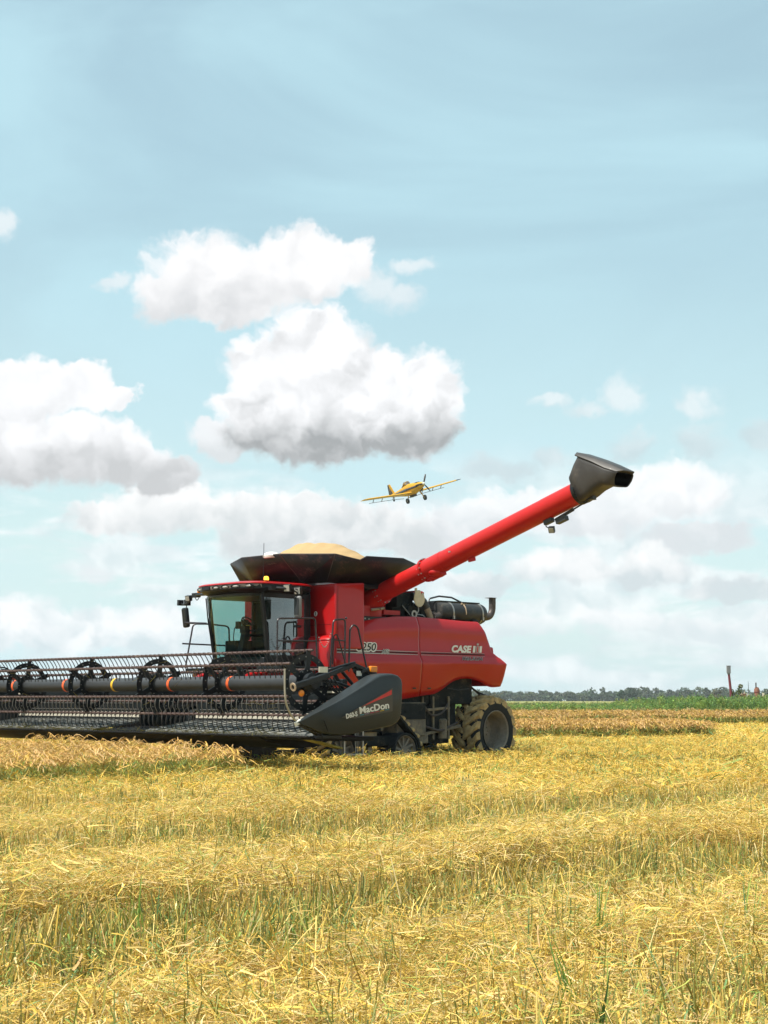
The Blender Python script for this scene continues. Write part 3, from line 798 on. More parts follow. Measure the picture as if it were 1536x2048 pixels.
mb.tube([(2.62, -1.95, 3.13), (2.30, -1.55, 3.11)], 0.024, 8); mb.tube([(2.68, -1.95, 2.66), (1.73, -1.45, 2.62)], 0.018, 8)
mb.build('handrail', M_RAIL, comb)
mb = MB()
for t in range(14):
    a = t / 14; x = 1.80 + (1.44 - 1.80) * a; h = 2.72 - 0.22 * math.sin(math.pi * min(1, a * 1.1)) + 0.10 * a * a
    mb.tube([(x, 1.75, h), (x - 0.018, 1.75, h - 0.01)], 0.012, 6)
build_each(mb, 'safety_chain', M_STEEL, comb)
mb = MB()
for f0 in (1.15, 0.62): mb.beam((f0, 1.82, 0.22), (f0 - 0.02, 1.80, 1.2), 0.035, 0.07, up=(0, 1, 0))
lad = mb.build('ladder', M_STEEL, comb)
for h in (0.24, 0.60, 0.96):
    mb = MB(); mb.box((0.88, 1.84, h), (0.56, 0.20, 0.04)); mb.build('step', M_STEEL, lad, bevel=0.006)
mb = MB()
for k in range(3): mb.tube([(0.72 - 0.05 * k, 1.72, 0.25), (0.72 - 0.05 * k, 1.70, 1.15)], 0.014, 6)
build_each(mb, 'ladder_bar', M_STEEL, lad)
# red front corner box with amber lamp on the far side, feeder house
mb = MB(); mb.span((2.05, -1.52, 1.86), (2.42, -1.72, 2.06)); o = mb.build('marker_box', M_RED, comb, bevel=0.015)
mb = MB(); mb.span((2.42, -1.54, 1.88), (2.56, -1.70, 2.0)); mb.build('amber_lamp', M_AMBER, o, bevel=0.012)
mb = MB()
mb.prism([(3.65, 0.62), (3.65, 1.50), (2.1, 1.95), (1.5, 1.95), (1.5, 0.9)], 'l', -0.72, 0.72)
mb.build('feeder_house', M_RED, comb, bevel=0.03)
mb = MB()
mb.prism([(3.6, 1.70), (2.9, 1.98), (1.6, 2.03), (1.6, 1.75), (3.0, 1.60)], 'l', 0.74, 0.92); mb.prism([(3.6, 1.70), (2.9, 1.98), (1.6, 2.03), (1.6, 1.75), (3.0, 1.60)], 'l', -0.92, -0.74)
mb.span((1.66, 0.95, 1.72), (2.55, 1.5, 1.98))
build_each(mb, 'front_trim', M_RED, comb, bevel=0.03)

# ---- unloading auger
fa = -0.325
A0 = Vector((fa, 1.45, 3.783)); A1 = Vector((fa, 7.20, 5.492)); ad = (A1 - A0).normalized()
def apt(t): return A0 + ad * t
AL = (A1 - A0).length
mb = MB(); mb.tube([A0 - ad * 0.12, apt(1.45)], 0.212, 36); mb.tube([apt(1.45), apt(AL)], 0.220, 36); mb.tube([apt(1.42), apt(2.05)], 0.226, 36)
mb.tube([apt(AL - 0.95), apt(AL - 0.02)], 0.2235, 36)
aug = mb.build('unloading_auger', M_RED2, comb, smooth=50)
def ring(t, r, w, nb):
    mb = MB(); mb.lathe([(-w, 0.20), (-w, r), (-0.004, r), (-0.004, r - 0.012), (0.004, r - 0.012), (0.004, r), (w, r), (w, 0.20)], apt(t), ad, 40)
    o = mb.build('flange', M_RED2, aug)
    mb = MB(); u = ad.orthogonal().normalized(); w_ = ad.cross(u)
    for k in range(nb):
        a = 2 * math.pi * k / nb + 0.2
        p = apt(t) + (u * math.cos(a) + w_ * math.sin(a)) * (r - 0.018)
        mb.tube([p - ad * (w + 0.03), p + ad * (w + 0.03)], 0.014, 6)
    build_each(mb, 'bolt', M_STEEL, o)
ring(0.0, 0.265, 0.02, 12); ring(1.46, 0.265, 0.025, 12)
dn = Vector((0, 0, -1)); dn = (dn - ad * dn.dot(ad)).normalized()
mb = MB(); mb.sphere(apt(1.75) + dn * 0.16, (0.20, 0.20, 0.12), 20, 10); mb.beam(apt(1.5) + dn * 0.235, apt(1.95) + dn * 0.235, 0.16, 0.08, up=dn); mb.build('fold_hinge', M_RED2, aug, bevel=0.01)
mb = MB(); mb.beam(apt(2.72) + dn * 0.24 , apt(2.9) + dn * 0.27, 0.05, 0.08, up=dn); mb.build('rest_bracket', M_RED2, aug, bevel=0.006)
mb = MB(); mb.box(apt(2.42) + Vector((0.215, 0, 0.05)), (0.02, 0.06, 0.03)); mb.build('clip', M_STEEL, aug)
# elbow
mb = MB(); mb.tube([(fa, 0.95, 2.75), (fa, 0.98, 3.35), (fa, 1.10, 3.62), A0 + ad * 0.0], [0.31, 0.31, 0.28, 0.235], 28)
mb.lathe([(0, 0.30), (0, 0.345), (0.05, 0.345), (0.05, 0.30)], (fa, 0.96, 3.0), (0, 0, 1), 32); mb.box((fa - 0.48, 1.0, 3.36), (0.5, 0.5, 0.1)); mb.box((fa + 0.3, 1.05, 3.34), (0.2, 0.4, 0.3))
mb.build('auger_elbow', M_RED2, comb, smooth=40)
mb = MB()
for k in range(6): mb.tube([(0.30 - 0.12 * k, 1.40, 3.20 - 0.012 * k), (0.30 - 0.12 * k, 1.43, 3.20 - 0.012 * k)], 0.018, 6)
mb.sphere((fa + 0.02, 1.42, 3.42), 0.035, 8, 6); mb.tube([(fa + 0.2, 1.3, 3.40), (fa - 0.1, 1.4, 3.44)], 0.03, 8)
build_each(mb, 'elbow_bolt', M_STEEL, comb)
mb = MB(); mb.span((0.33, 0.88, 3.05), (-1.0, 1.42, 3.24)); mb.build('elbow_tray', M_BLACK, comb, bevel=0.01)
# spout
mb = MB(); mb.lathe([(-0.05, 0.235), (-0.05, 0.262), (0.03, 0.262), (0.03, 0.24)], apt(AL), ad, 36); mb.build('spout_ring', M_BLACK, aug)
hw = 0.30
side_poly = [(7.10, 5.80), (7.30, 6.235), (8.05, 5.84), (8.06, 5.63), (7.80, 5.53), (7.52, 5.36), (7.30, 5.28)]
mb = MB()
lo = []
# body: sections from the tube to the mouth, each a rounded box
def sect(top, bot, w, tilt, n=40):
    c = (Vector(top) + Vector(bot)) / 2; hgt = (Vector(top) - Vector(bot)) / 2
    out = []
    for k in range(n):
        a = 2 * math.pi * k / n; e = 0.34
        x = math.copysign(abs(math.cos(a)) ** e, math.cos(a)) * w; y = math.copysign(abs(math.sin(a)) ** e, math.sin(a))
        wx = 1.0 if y > 0 else 1.0 - 0.22 * (-y)
        out.append(Vector((fa, c.x, c.y)) + Vector((x * wx, hgt.x * y, hgt.y * y)))
    return out
secs = [sect((7.08, 5.80), (7.30, 5.27), 0.25, 0), sect((7.20, 6.02), (7.52, 5.36), 0.27, 0), sect((7.33, 6.20), (7.70, 5.46), 0.28, 0), sect((7.72, 6.02), (7.90, 5.53), 0.28, 0), sect((8.00, 5.87), (8.06, 5.50), 0.28, 0), sect((8.32, 5.755), (8.20, 5.485), 0.275, 0)]
mb = loft(secs, cap=False)
sp = mb.build('spout', M_SPOUT, aug, smooth=35, thick=0.012)
mb = MB()
for i in range(2): pass
mb.grid([[(fa - 0.295, 7.30, 6.185), (fa - 0.295, 7.72, 6.005), (fa - 0.285, 8.02, 5.85), (fa - 0.265, 8.30, 5.75)], [(fa - 0.20, 7.28, 6.25), (fa - 0.20, 7.75, 6.075), (fa - 0.18, 8.06, 5.945), (fa - 0.16, 8.42, 5.77)],
         [(fa + 0.20, 7.28, 6.25), (fa + 0.20, 7.75, 6.075), (fa + 0.18, 8.06, 5.945), (fa + 0.16, 8.42, 5.77)], [(fa + 0.295, 7.30, 6.185), (fa + 0.295, 7.72, 6.005), (fa + 0.285, 8.02, 5.85), (fa + 0.265, 8.30, 5.75)]])
mb.build('spout_cover', M_SPOUT, sp, thick=0.03, bevel=0.01)
secs2 = [[p + (Vector((fa, 8.1, 5.64)) - p) * 0.10 for p in s_] for s_ in secs[3:]]
lb2 = loft(secs2, cap=False); lb2.add(secs2[0], [tuple(range(40))]); lb2.build('spout_lining', M_INK, sp, smooth=35)
mb = MB()
mb.tube([apt(AL - 0.78) + dn * 0.30, apt(AL - 0.28) + dn * 0.27], 0.035, 10); mb.tube([apt(AL - 0.28) + dn * 0.27, apt(AL + 0.22) + dn * 0.235], 0.018, 8); mb.box(apt(AL - 0.62) + dn * 0.36, (0.12, 0.26, 0.10), Euler((R(16), 0, 0)).to_matrix()); mb.box(apt(AL - 0.95) + dn * 0.26, (0.10, 0.22, 0.10), Euler((R(16), 0, 0)).to_matrix()); mb.box(apt(AL + 0.2) + dn * 0.2, (0.12, 0.2, 0.12))
mb.build('spout_actuator', M_TUBE, aug, bevel=0.01)
mb = MB(); mb.tube([apt(AL - 1.05) + dn * 0.2, apt(AL - 1.05) + dn * 0.34, apt(AL - 0.98) + dn * 0.40], 0.012, 6); mb.build('lamp_stalk', M_BLACK, aug)
work_lamp(aug, apt(AL - 0.93) + dn * 0.45, (0.75, 0.35, -0.45), 0.12)

# ---- engine deck
mb = MB()
mb.span((-1.0, 0.2, 3.16), (-2.15, 1.05, 3.62)); mb.span((-1.15, 0.4, 3.6), (-1.75, 0.95, 3.86)); mb.lathe([(0, 0), (0, 0.14), (0.08, 0.14), (0.08, 0)], (-1.55, 1.05, 3.42), (0, 1, 0), 20); mb.span((-1.0, 0.4, 3.5), (-1.12, 1.2, 3.95))
for k in range(5): mb.tube([(-1.3 - 0.15 * k, 1.06, 3.3), (-1.25 - 0.15 * k, 1.10, 3.5), (-1.4 - 0.15 * k, 1.02, 3.64)], 0.018, 6)
eng = mb.build('engine', M_DARK, comb, bevel=0.012)
mb = MB(); mb.lathe([(0.0, 0.05), (0.0, 0.09), (0.02, 0.09), (0.02, 0.05)], (-1.60, 1.14, 3.36), (0, 1, 0), 20); mb.tube([(-1.72, 1.15, 3.62), (-1.74, 1.15, 3.45), (-1.68, 1.15, 3.36)], 0.014, 6); mb.tube([(-1.25, 1.12, 3.55), (-1.5, 1.13, 3.32)], 0.012, 6); mb.tube([(-1.7, 1.15, 3.36), (-1.85, 1.18, 3.34), (-1.95, 1.15, 3.30)], 0.012, 6)
build_each(mb, 'pipework', M_STEEL, eng)
mb = MB()
dpts = [(-1.70 + 0.17 * math.cos(a), 3.72 + 0.195 * math.sin(a)) for a in [R(100 - 15 * k) for k in range(23)]] + [(-1.77, 3.80)]
mb.prism(dpts, 'l', 1.20, 1.225); mb.box((-1.60, 1.21, 3.90), (0.07, 0.02, 0.12))
mb.build('intake_disc', M_CREAM, comb, bevel=0.004)
mb = MB(); mb.tube([(-1.72, 0.95, 3.78), (-1.88, 1.0, 3.78), (-2.02, 1.02, 3.66), (-2.10, 1.04, 3.52)], 0.10, 14); o = mb.build('air_hose', M_HOSE, comb)
mb = MB(); mb.tube([(-2.04, 1.03, 3.62), (-2.16, 1.05, 3.40), (-2.22, 1.05, 3.28)], 0.085, 14); mb.build('hose_wrap', M_TAN, o)
mb = MB(); mb.span((-1.78, 0.5, 3.86), (-2.08, 0.95, 3.92)); mb.beam((-2.06, 0.95, 3.90), (-2.04, 0.95, 3.70), 0.05, 0.08, up=(0, 1, 0)); mb.tube([(-2.06, 0.95, 3.70), (-2.2, 0.95, 3.50)], 0.02, 6)
mb.build('hinge_bracket', M_RED, comb, bevel=0.008)
mb = MB(); mb.tube([(-2.20, 0.93, 3.56), (-2.32, 0.93, 3.76), (-2.64, 0.92, 3.83), (-3.08, 0.90, 3.82), (-3.50, 0.88, 3.70)], 0.022, 8); mb.tube([(-2.18, 0.93, 3.50), (-2.5, 0.93, 3.50)], 0.014, 6); mb.build('deck_rail', M_RAIL, comb)
mb = MB(); mb.lathe([(-0.78, 0.0), (-0.78, 0.16), (-0.76, 0.22), (-0.70, 0.245), (0.70, 0.245), (0.76, 0.22), (0.78, 0.16), (0.78, 0.0)], (-3.28, 0.95, 3.45), (1, 0, 0), 36)
mf = mb.build('muffler', M_MUF, comb)
mb = MB()
for x in (-2.86, -3.86): mb.lathe([(-0.02, 0.24), (-0.02, 0.256), (0.02, 0.256), (0.02, 0.24)], (x, 0.95, 3.45), (1, 0, 0), 36); mb.box((x, 1.19, 3.33), (0.05, 0.04, 0.08))
build_each(mb, 'strap', M_STEEL, mf)
mb = MB(); mb.tube([(-3.28, 0.95 + 0.25 * math.cos(R(a)), 3.45 + 0.25 * math.sin(R(a))) for a in range(70, -20, -10)], 0.016, 6); mb.box((-3.28, 1.10, 3.66), (0.16, 0.02, 0.03)); mb.build('heat_mark', M_TAN, mf)
mb = MB(); mb.span((-2.56, 0.62, 3.70), (-3.94, 1.02, 3.725)); mb.span((-2.50, 0.55, 3.45), (-2.56, 0.9, 3.70)); mb.build('heat_shield', M_BLACK, comb, bevel=0.008)
mb = MB(); mb.tube([(-2.30, 1.05, 3.32), (-2.45, 1.05, 3.34), (-2.56, 1.05, 3.36)], 0.085, 14); mb.lathe([(0, 0.08), (0, 0.10), (0.03, 0.10), (0.03, 0.08)], (-2.38, 1.05, 3.33), (1, 0, 0), 18); mb.tube([(-2.22, 1.10, 3.42), (-2.30, 1.16, 3.36), (-2.26, 1.16, 3.28)], 0.02, 6); mb.build('exhaust_joint', M_PIPE, comb)
mb = MB(); mb.tube([(-4.03, 0.95, 3.40), (-4.18, 0.95, 3.38), (-4.36, 0.95, 3.42), (-4.44, 0.95, 3.55), (-4.45, 0.95, 3.74), (-4.45, 0.95, 3.86)], 0.085, 18, round_=0.12, caps=False); mb.box((-4.40, 0.95, 3.865), (0.20, 0.19, 0.012)); mb.build('exhaust_pipe', M_PIPE, comb)
mb = MB(); mb.span((-1.0, -1.3, 3.16), (-3.4, 0.5, 3.5)); mb.span((-3.5, -1.0, 2.6), (-3.7, 1.2, 3.3)); mb.build('engine_hood', M_BLACK, comb, bevel=0.03)

for (f, h) in ((0.15, 1.62), (-1.15, 1.66), (-1.62, 1.66)):
    mb = MB(); mb.box((f, 1.618, h), (0.10, 0.02, 0.035)); mb.build('latch', M_BLACK, comb, bevel=0.005)
mb = MB(); mb.span((1.2015, -0.2, 3.02), (1.204, 1.45, 3.028)); mb.build('seam', M_INK, comb)
mb = MB(); mb.span((1.13, 1.6005, 2.9), (1.138, 1.603, 3.85)); mb.build('seam', M_INK, comb)
# ---- stripes and lettering on the side
def pl(h): return interp(h, [(2.2, 1.648), (2.235, 1.65), (2.27, 1.642), (2.385, 1.580), (2.40, 1.572), (2.55, 1.556), (2.7, 1.550), (2.95, 1.55)])
def side_strip(name, material, fs, h0, h1):
    mb = MB(); rows = []
    for hf in (0, 1):
        rows.append([(f, pl(a + (b - a) * hf) + 0.006, a + (b - a) * hf) for f, a, b in zip(fs, h0, h1)])
    mb.grid(rows); return mb.build(name, material, comb, thick=0.0)
fs = [1.20 - 0.1 * i for i in range(49) if 1.20 - 0.1 * i > -3.55]
brk = lambda lo, hi: [f for f in fs if lo <= f <= hi]
for (lo, hi) in ((-1.36, 1.2), (-3.5, -1.39)):
    ff = brk(lo, hi)
    th = lambda f: max(0.0, min(1.0, (f + 1.9) / 2.6))
    side_strip('pinstripe', M_DECS, ff, [2.475 - 0.003 * 0 for f in ff], [2.475 + 0.006 + 0.016 * th(f) for f in ff])
    side_strip('pinstripe', M_INK, ff, [2.44 for f in ff], [2.462 for f in ff])
    side_strip('pinstripe', M_DECS, ff, [2.408 for f in ff], [2.414 + 0.022 * th(f) for f in ff])
def side_text(body, size, f0, f1, h0, material, bold, shear=0.28, dl=0.008, name='lettering'):
    me = text_mesh(body, size, bold, shear, 0.0015)
    a, b = mwidth(me); k = abs(f1 - f0) / (b - a)
    for v in me.vertices: v.co.x = (v.co.x - a) * k
    slope = (pl(h0 + size * 0.7) - pl(h0)) / (size * 0.7)
    return decal(name, me, material, comb, (f0, pl(h0) + dl + 0.002, h0), (-1, 0, 0), (0, slope, 1))
side_text('8250', 0.24, 0.575, -0.055, 2.472, M_DECW, 0.026, 0.25, 0.006)
side_text('8250', 0.235, 0.545, -0.022, 2.477, M_INK, 0.002, 0.25, 0.012)
side_text('AFS', 0.135, -0.16, -0.42, 2.418, M_DECW, 0.010, 0.3, 0.010)
side_text('AFS', 0.135, -0.175, -0.405, 2.420, M_INK, -0.001, 0.3, 0.015)
side_text('CASE', 0.215, -2.40, -3.07, 2.50, M_DECW, 0.010, 0.22, 0.008)
mb = MB()
for (f0, wdt, h1) in ((-3.10, 0.075, 2.655), (-3.32, 0.075, 2.655)):
    mb.add([(f0, pl(2.5) + 0.008, 2.50), (f0 - wdt, pl(2.5) + 0.008, 2.50), (f0 - wdt - 0.035, pl(h1) + 0.008, h1), (f0 - 0.035, pl(h1) + 0.008, h1)], [(0, 1, 2, 3)])
build_each(mb, 'emblem', M_DECW, comb)
mb = MB(); mb.add([(-3.20, pl(2.5) + 0.009, 2.50), (-3.30, pl(2.5) + 0.009, 2.50), (-3.335, pl(2.65) + 0.009, 2.65), (-3.235, pl(2.65) + 0.009, 2.65)], [(0, 1, 2, 3)])
mb.add([(-3.245, pl(2.67) + 0.009, 2.67), (-3.315, pl(2.67) + 0.009, 2.67), (-3.325, pl(2.71) + 0.009, 2.715), (-3.255, pl(2.71) + 0.009, 2.715)], [(0, 1, 2, 3)])
build_each(mb, 'emblem', M_DECS, comb)
mb = MB(); mb.add([(-3.225, pl(2.5) + 0.012, 2.51), (-3.275, pl(2.5) + 0.012, 2.51), (-3.305, pl(2.64) + 0.012, 2.64), (-3.26, pl(2.64) + 0.012, 2.64)], [(0, 1, 2, 3)]); build_each(mb, 'emblem', M_DECR, comb)
side_text('AXIAL-FLOW', 0.115, -2.68, -3.42, 2.318, M_DECS, 0.006, 0.25, 0.012)
side_text('AXIAL-FLOW', 0.110, -2.695, -3.405, 2.320, M_INK, -0.002, 0.25, 0.017)

# ---- tracks
def track(side):
    wid, lc = 0.74, 1.38 * side
    DZ = -0.14
    tr = MB().box((0.05, lc, 0.50), (1.5, 0.30, 0.22)).box((0.05, lc, 0.95), (0.5, 0.34, 0.5)).build('track_unit', M_DARK, comb, bevel=0.03)
    circ = [((1.05, 0.42), 0.42), ((-0.78, 0.39), 0.42), ((0.10, 1.22), 0.34)]
    pts = []
    def arc(c, r, a0, a1, n):
        for k in range(n + 1):
            a = R(a0 + (a1 - a0) * k / n); pts.append((c[0] + r * math.cos(a), c[1] + r * math.sin(a)))
    arc((1.05, 0.44 + DZ), 0.43, -90, 42, 10); arc((0.10, 1.22), 0.34, 45, 136, 8); arc((-0.80, 0.44 + DZ), 0.43, 134, 270, 10)
    n = len(pts); mb = MB(); vs = []; fs = []
    for (x, z) in pts:
        for (l, dr) in ((-wid / 2, 0), (wid / 2, 0)): vs.append((x, lc + l, z))
    cx, cz = 0.1, 0.65
    inn = []
    for i, (x, z) in enumerate(pts):
        a, b = pts[i - 1], pts[(i + 1) % n]; tx, tz = b[0] - a[0], b[1] - a[1]; ln = math.hypot(tx, tz)
        nx, nz = -tz / ln, tx / ln
        inn.append((nx, nz))
        for l in (-wid / 2, wid / 2): vs.append((x + nx * 0.05, lc + l, z + nz * 0.05))
    o2 = 2 * n
    for i in range(n):
        j = (i + 1) % n
        fs += [(2 * i, 2 * i + 1, 2 * j + 1, 2 * j), (o2 + 2 * j, o2 + 2 * j + 1, o2 + 2 * i + 1, o2 + 2 * i), (2 * i + 1, o2 + 2 * i + 1, o2 + 2 * j + 1, 2 * j + 1), (2 * i, 2 * j, o2 + 2 * j, o2 + 2 * i)]
    mb.add(vs, fs); belt = mb.build('belt', M_RUB, tr, smooth=50)
    # chevron lugs along the belt
    seg = []; 
    for i in range(n):
        a, b = pts[i], pts[(i + 1) % n]; seg.append(math.hypot(b[0] - a[0], b[1] - a[1]))
    tot = sum(seg)
    def at_s(s_):
        s_ %= tot
        for i in range(n):
            if s_ <= seg[i]:
                a, b = pts[i], pts[(i + 1) % n]; t = s_ / max(seg[i], 1e-6)
                d = ((b[0] - a[0]) / max(seg[i], 1e-6), (b[1] - a[1]) / max(seg[i], 1e-6))
                return (a[0] + (b[0] - a[0]) * t, a[1] + (b[1] - a[1]) * t), d
            s_ -= seg[i]
        return pts[0], (1, 0)
    nl = 36; mb = MB()
    for k in range(nl):
        for hf in (-1, 1):
            quad = []
            for l in (0.02, wid / 2):
                s0 = tot * (k + (0.5 if hf > 0 else 0)) / nl + (l / (wid / 2)) * 0.16
                for ds in (0, 0.075):
                    (x, z), d = at_s(s0 + ds); nx, nz = d[1], -d[0]
                    quad.append(((x - nx * 0.02, lc + hf * l, z - nz * 0.02), (x + nx * 0.065, lc + hf * l, z + nz * 0.065)))
            (a0, a1), (b0, b1), (c0, c1), (d0, d1) = quad
            mb.add([a0, b0, d0, c0, a1, b1, d1, c1], [(0, 1, 2, 3), (7, 6, 5, 4), (0, 4, 5, 1), (1, 5, 6, 2), (2, 6, 7, 3), (3, 7, 4, 0)])
    mb.build('lugs', M_MUDR, belt, smooth=0, bevel=0.01)
    for (x, z, r) in ((1.05, 0.44 + DZ, 0.38), (-0.80, 0.44 + DZ, 0.38)):
        mb = MB()
        mb.lathe([(-0.22, 0.0), (-0.22, r), (0.30, r), (0.335, r - 0.01), (0.34, r - 0.05), (0.30, r - 0.06), (0.28, r - 0.08)], (x, lc, z), (0, side, 0), 36)
        w_ = mb.build('idler_wheel', M_RUB, tr)
        mb = MB(); mb.lathe([(0.20, 0.0), (0.20, r - 0.05), (0.30, r - 0.055), (0.31, r - 0.075), (0.255, r - 0.10), (0.225, r - 0.11)], (x, lc, z), (0, side, 0), 36)
        for k in range(10):
            a = 2 * math.pi * k / 10; b = a + 0.22
            mb.beam((x + 0.09 * math.cos(a), lc + side * 0.26, z + 0.09 * math.sin(a)), (x + (r - 0.09) * math.cos(b), lc + side * 0.26, z + (r - 0.09) * math.sin(b)), 0.05, 0.03, up=(0, 1, 0))
        mb.lathe([(0.18, 0), (0.29, 0.0), (0.29, 0.09), (0.24, 0.11), (0.2, 0.11)], (x, lc, z), (0, side, 0), 20)
        mb.build('rim', M_RIM, w_)
    for x in (0.55, 0.10, -0.33):
        mb = MB(); mb.lathe([(-0.25, 0), (-0.25, 0.17), (0.28, 0.17), (0.30, 0.14), (0.26, 0.10), (0.26, 0)], (x, lc, 0.22 + DZ), (0, side, 0), 22); mb.build('roller', M_DARK, tr)
for s in (1, -1): track(s)

# ---- rear wheels
def rear_wheel(side):
    Rw = 0.76
    wh = empty('rear_wheel', (-3.80, 1.24 * side, 0.67), R(6))
    wh.parent = comb; wh.scale = (1.07, 1.0, 1.07)
    ax = (0, side, 0)
    mb = MB(); prof = [(-0.36, 0.42), (-0.37, 0.50), (-0.385, 0.58), (-0.37, 0.64), (-0.31, 0.69), (-0.18, 0.712), (0.18, 0.712), (0.31, 0.69), (0.37, 0.64), (0.385, 0.58), (0.37, 0.50), (0.345, 0.44), (0.33, 0.425)]
    mb.lathe(prof, (0, 0, 0), ax, 56)
    ty = mb.build('tyre', M_RUB, wh, smooth=50)
    mb = MB(); nl = 17
    rnd = random.Random(4)
    for k in range(nl):
        for hf in (-1, 1):
            prev = None; strip = []
            for q in range(7):
                t = q / 6
                l = hf * (0.01 + 0.375 * t); ang = 2 * math.pi * (k + (0.5 if hf > 0 else 0)) / nl + 0.42 * t ** 1.25
                rt = 0.69 + 0.10 * (1 - 0.62 * t ** 2.2) + rnd.uniform(-0.006, 0.012); rb = 0.66 - 0.05 * t
                wd = 0.078 + 0.034 * t + rnd.uniform(-0.004, 0.010)
                sec = []
                for (r, da) in ((rb, -wd * 1.25), (rt, -wd * 0.8), (rt, wd * 0.8), (rb, wd * 1.25)):
                    a = ang + da
                    sec.append((r * math.cos(a), l, r * math.sin(a)))
                strip.append(sec)
            vs = [p for s_ in strip for p in s_]; fs = []
            for i in range(6):
                for j in range(3): fs.append((4 * i + j, 4 * i + j + 1, 4 * i + 4 + j + 1, 4 * i + 4 + j))
            fs += [(0, 1, 2, 3), (27, 26, 25, 24)]
            mb.add(vs, fs)
    mb.build('lugs', M_MUDR, ty, smooth=30, bevel=0.012)
    mb = MB(); rows = []
    rr = random.Random(9)
    for i in range(80):
        row = []
        for j in range(13):
            a = 2 * math.pi * i / 79; l = -0.33 + 0.66 * j / 12
            r = 0.715 - 0.045 * (l / 0.33) ** 2 + rr.uniform(-0.012, 0.03) + 0.022 * math.sin(3 * a + j)
            row.append((r * math.cos(a), l, r * math.sin(a)))
        rows.append(row)
    for j in range(13): rows[-1][j] = rows[0][j]
    mb.grid(rows); mb.build('mud_cake', M_MUDR, ty, smooth=60)
    mb = MB(); mb.lathe([(0.33, 0.43), (0.375, 0.455), (0.385, 0.445), (0.36, 0.42), (0.28, 0.40), (0.24, 0.385), (0.10, 0.37), (0.0, 0.36), (-0.06, 0.33), (-0.07, 0.16), (-0.05, 0.15), (0.02, 0.14), (0.03, 0.0)], (0, 0, 0), ax, 48)
    rim = mb.build('rim', M_RIM, wh, smooth=30)
    mb = MB()
    for k in range(8):
        a = 2 * math.pi * k / 8; mb.tube([(0.11 * math.cos(a), side * -0.06, 0.11 * math.sin(a)), (0.11 * math.cos(a), side * 0.045, 0.11 * math.sin(a))], 0.018, 6)
    build_each(mb, 'wheel_bolt', M_RIM, rim)
    if side > 0:
        # straw caught on the tread and shoulder
        mb = MB(); rs = random.Random(12)
        for k in range(520):
            a = rs.uniform(R(15), R(215)); l = rs.uniform(-0.36, 0.39); r = 0.715 + rs.uniform(0, 0.07)
            p = Vector((r * math.cos(a), l, r * math.sin(a)))
            d = Vector((rs.uniform(-1, 1), rs.uniform(-1, 1), rs.uniform(-1, 1))).normalized(); ln = rs.uniform(0.05, 0.20)
            q = p + d * ln
            if math.hypot(q.x, q.z) < 0.7: q = p + (q - p) * 0.3 + Vector((q.x, 0, q.z)).normalized() * 0.05
            w_ = d.orthogonal().normalized() * 0.004
            mb.add([p - w_, p + w_, q + w_, q - w_], [(0, 1, 2, 3)])
        mb.build('caught_straw', mat('caught_straw', (0.55, 0.42, 0.19), 0.8, var=0.3, scale=40), ty, smooth=0, weld=False)
for s in (1, -1): rear_wheel(s)

# ================================================================== CUTTING HEADER
HO = Vector((5.0, 0, 0))
Fw = Vector((math.cos(MROT), math.sin(MROT), 0)); Lw = Vector((-math.sin(MROT), math.cos(MROT), 0))
head = empty('draper_header', M0 + Fw * HO.x, MROT)
tag(head, 'wide dark draper header with pickup reel raised across the front of the red combine', 'header')
class HB(MB):
    def __init__(s): super().__init__(HO)
AXF, AXH, RB = 5.50, 1.705, 0.57
# frame
mb = HB()
for s in (1, -1): mb.span((4.30, 0.95 * s, 0.98), (4.38, 6.12 * s, 1.50))
mb.span((4.22, -6.12, 1.50), (4.36, 6.12, 1.62))
fr = mb.build('back_frame', M_BLUEPL, head, bevel=0.012)
for s in (1, -1):
    mb = HB(); y_in = 4.75 if s > 0 else 5.6; mb.add([(4.20, y_in * s, 1.625), (4.38, y_in * s, 1.625), (4.38, 6.1 * s, 1.625), (4.20, 6.1 * s, 1.625)], [(0, 1, 2, 3)]); mb.span((4.18, y_in * s, 1.53), (4.41, 6.1 * s, 1.565)); mb.build('sunlit_tube_top', M_BEIGE, fr)  # sunlit top of the dark frame tube, put into a pale colour
    mb = HB(); mb.span((4.382, 0.98 * s, 1.035), (4.41, 6.10 * s, 1.15)); mb.build('sunlit_strip', M_BEIGE, fr, bevel=0.004)  # sunlit lower edge of the back sheet, painted as a pale strip
    mb = HB(); mb.span((4.382, 1.1 * s, 1.20), (4.395, 6.0 * s, 1.212)); mb.span((4.382, 1.3 * s, 1.33), (4.395, 3.2 * s, 1.34)); mb.span((4.382, 3.5 * s, 1.33), (4.395, 6.0 * s, 1.34)); build_each(mb, 'hydraulic_line', M_STEEL, fr)
mb = HB(); mb.span((3.75, -0.95, 0.62), (4.32, 0.95, 0.75)); mb.span((3.75, -1.0, 0.62), (4.3, -0.92, 1.5)); mb.span((3.75, 0.92, 0.62), (4.3, 1.0, 1.5)); mb.span((3.7, -1.0, 0.6), (3.78, 1.0, 1.5)); mb.span((3.58, -3.2, 0.5), (3.66, 2.6, 1.48)); mb.build('adapter', M_INK, head, bevel=0.01)
mb = HB(); mb.lathe([(-0.9, 0.0), (-0.9, 0.20), (0.9, 0.20), (0.9, 0.0)], (4.25, 0, 1.02), (0, 1, 0), 24)
for k in range(10):
    y = -0.85 + 0.17 * k; mb.lathe([(-0.01, 0.19), (-0.01, 0.27), (0.01, 0.27), (0.01, 0.19)], (4.25, y, 1.02), (0.12, 1, 0.1 * (-1) ** k), 20)
mb.build('feed_drum', M_DARK, head)
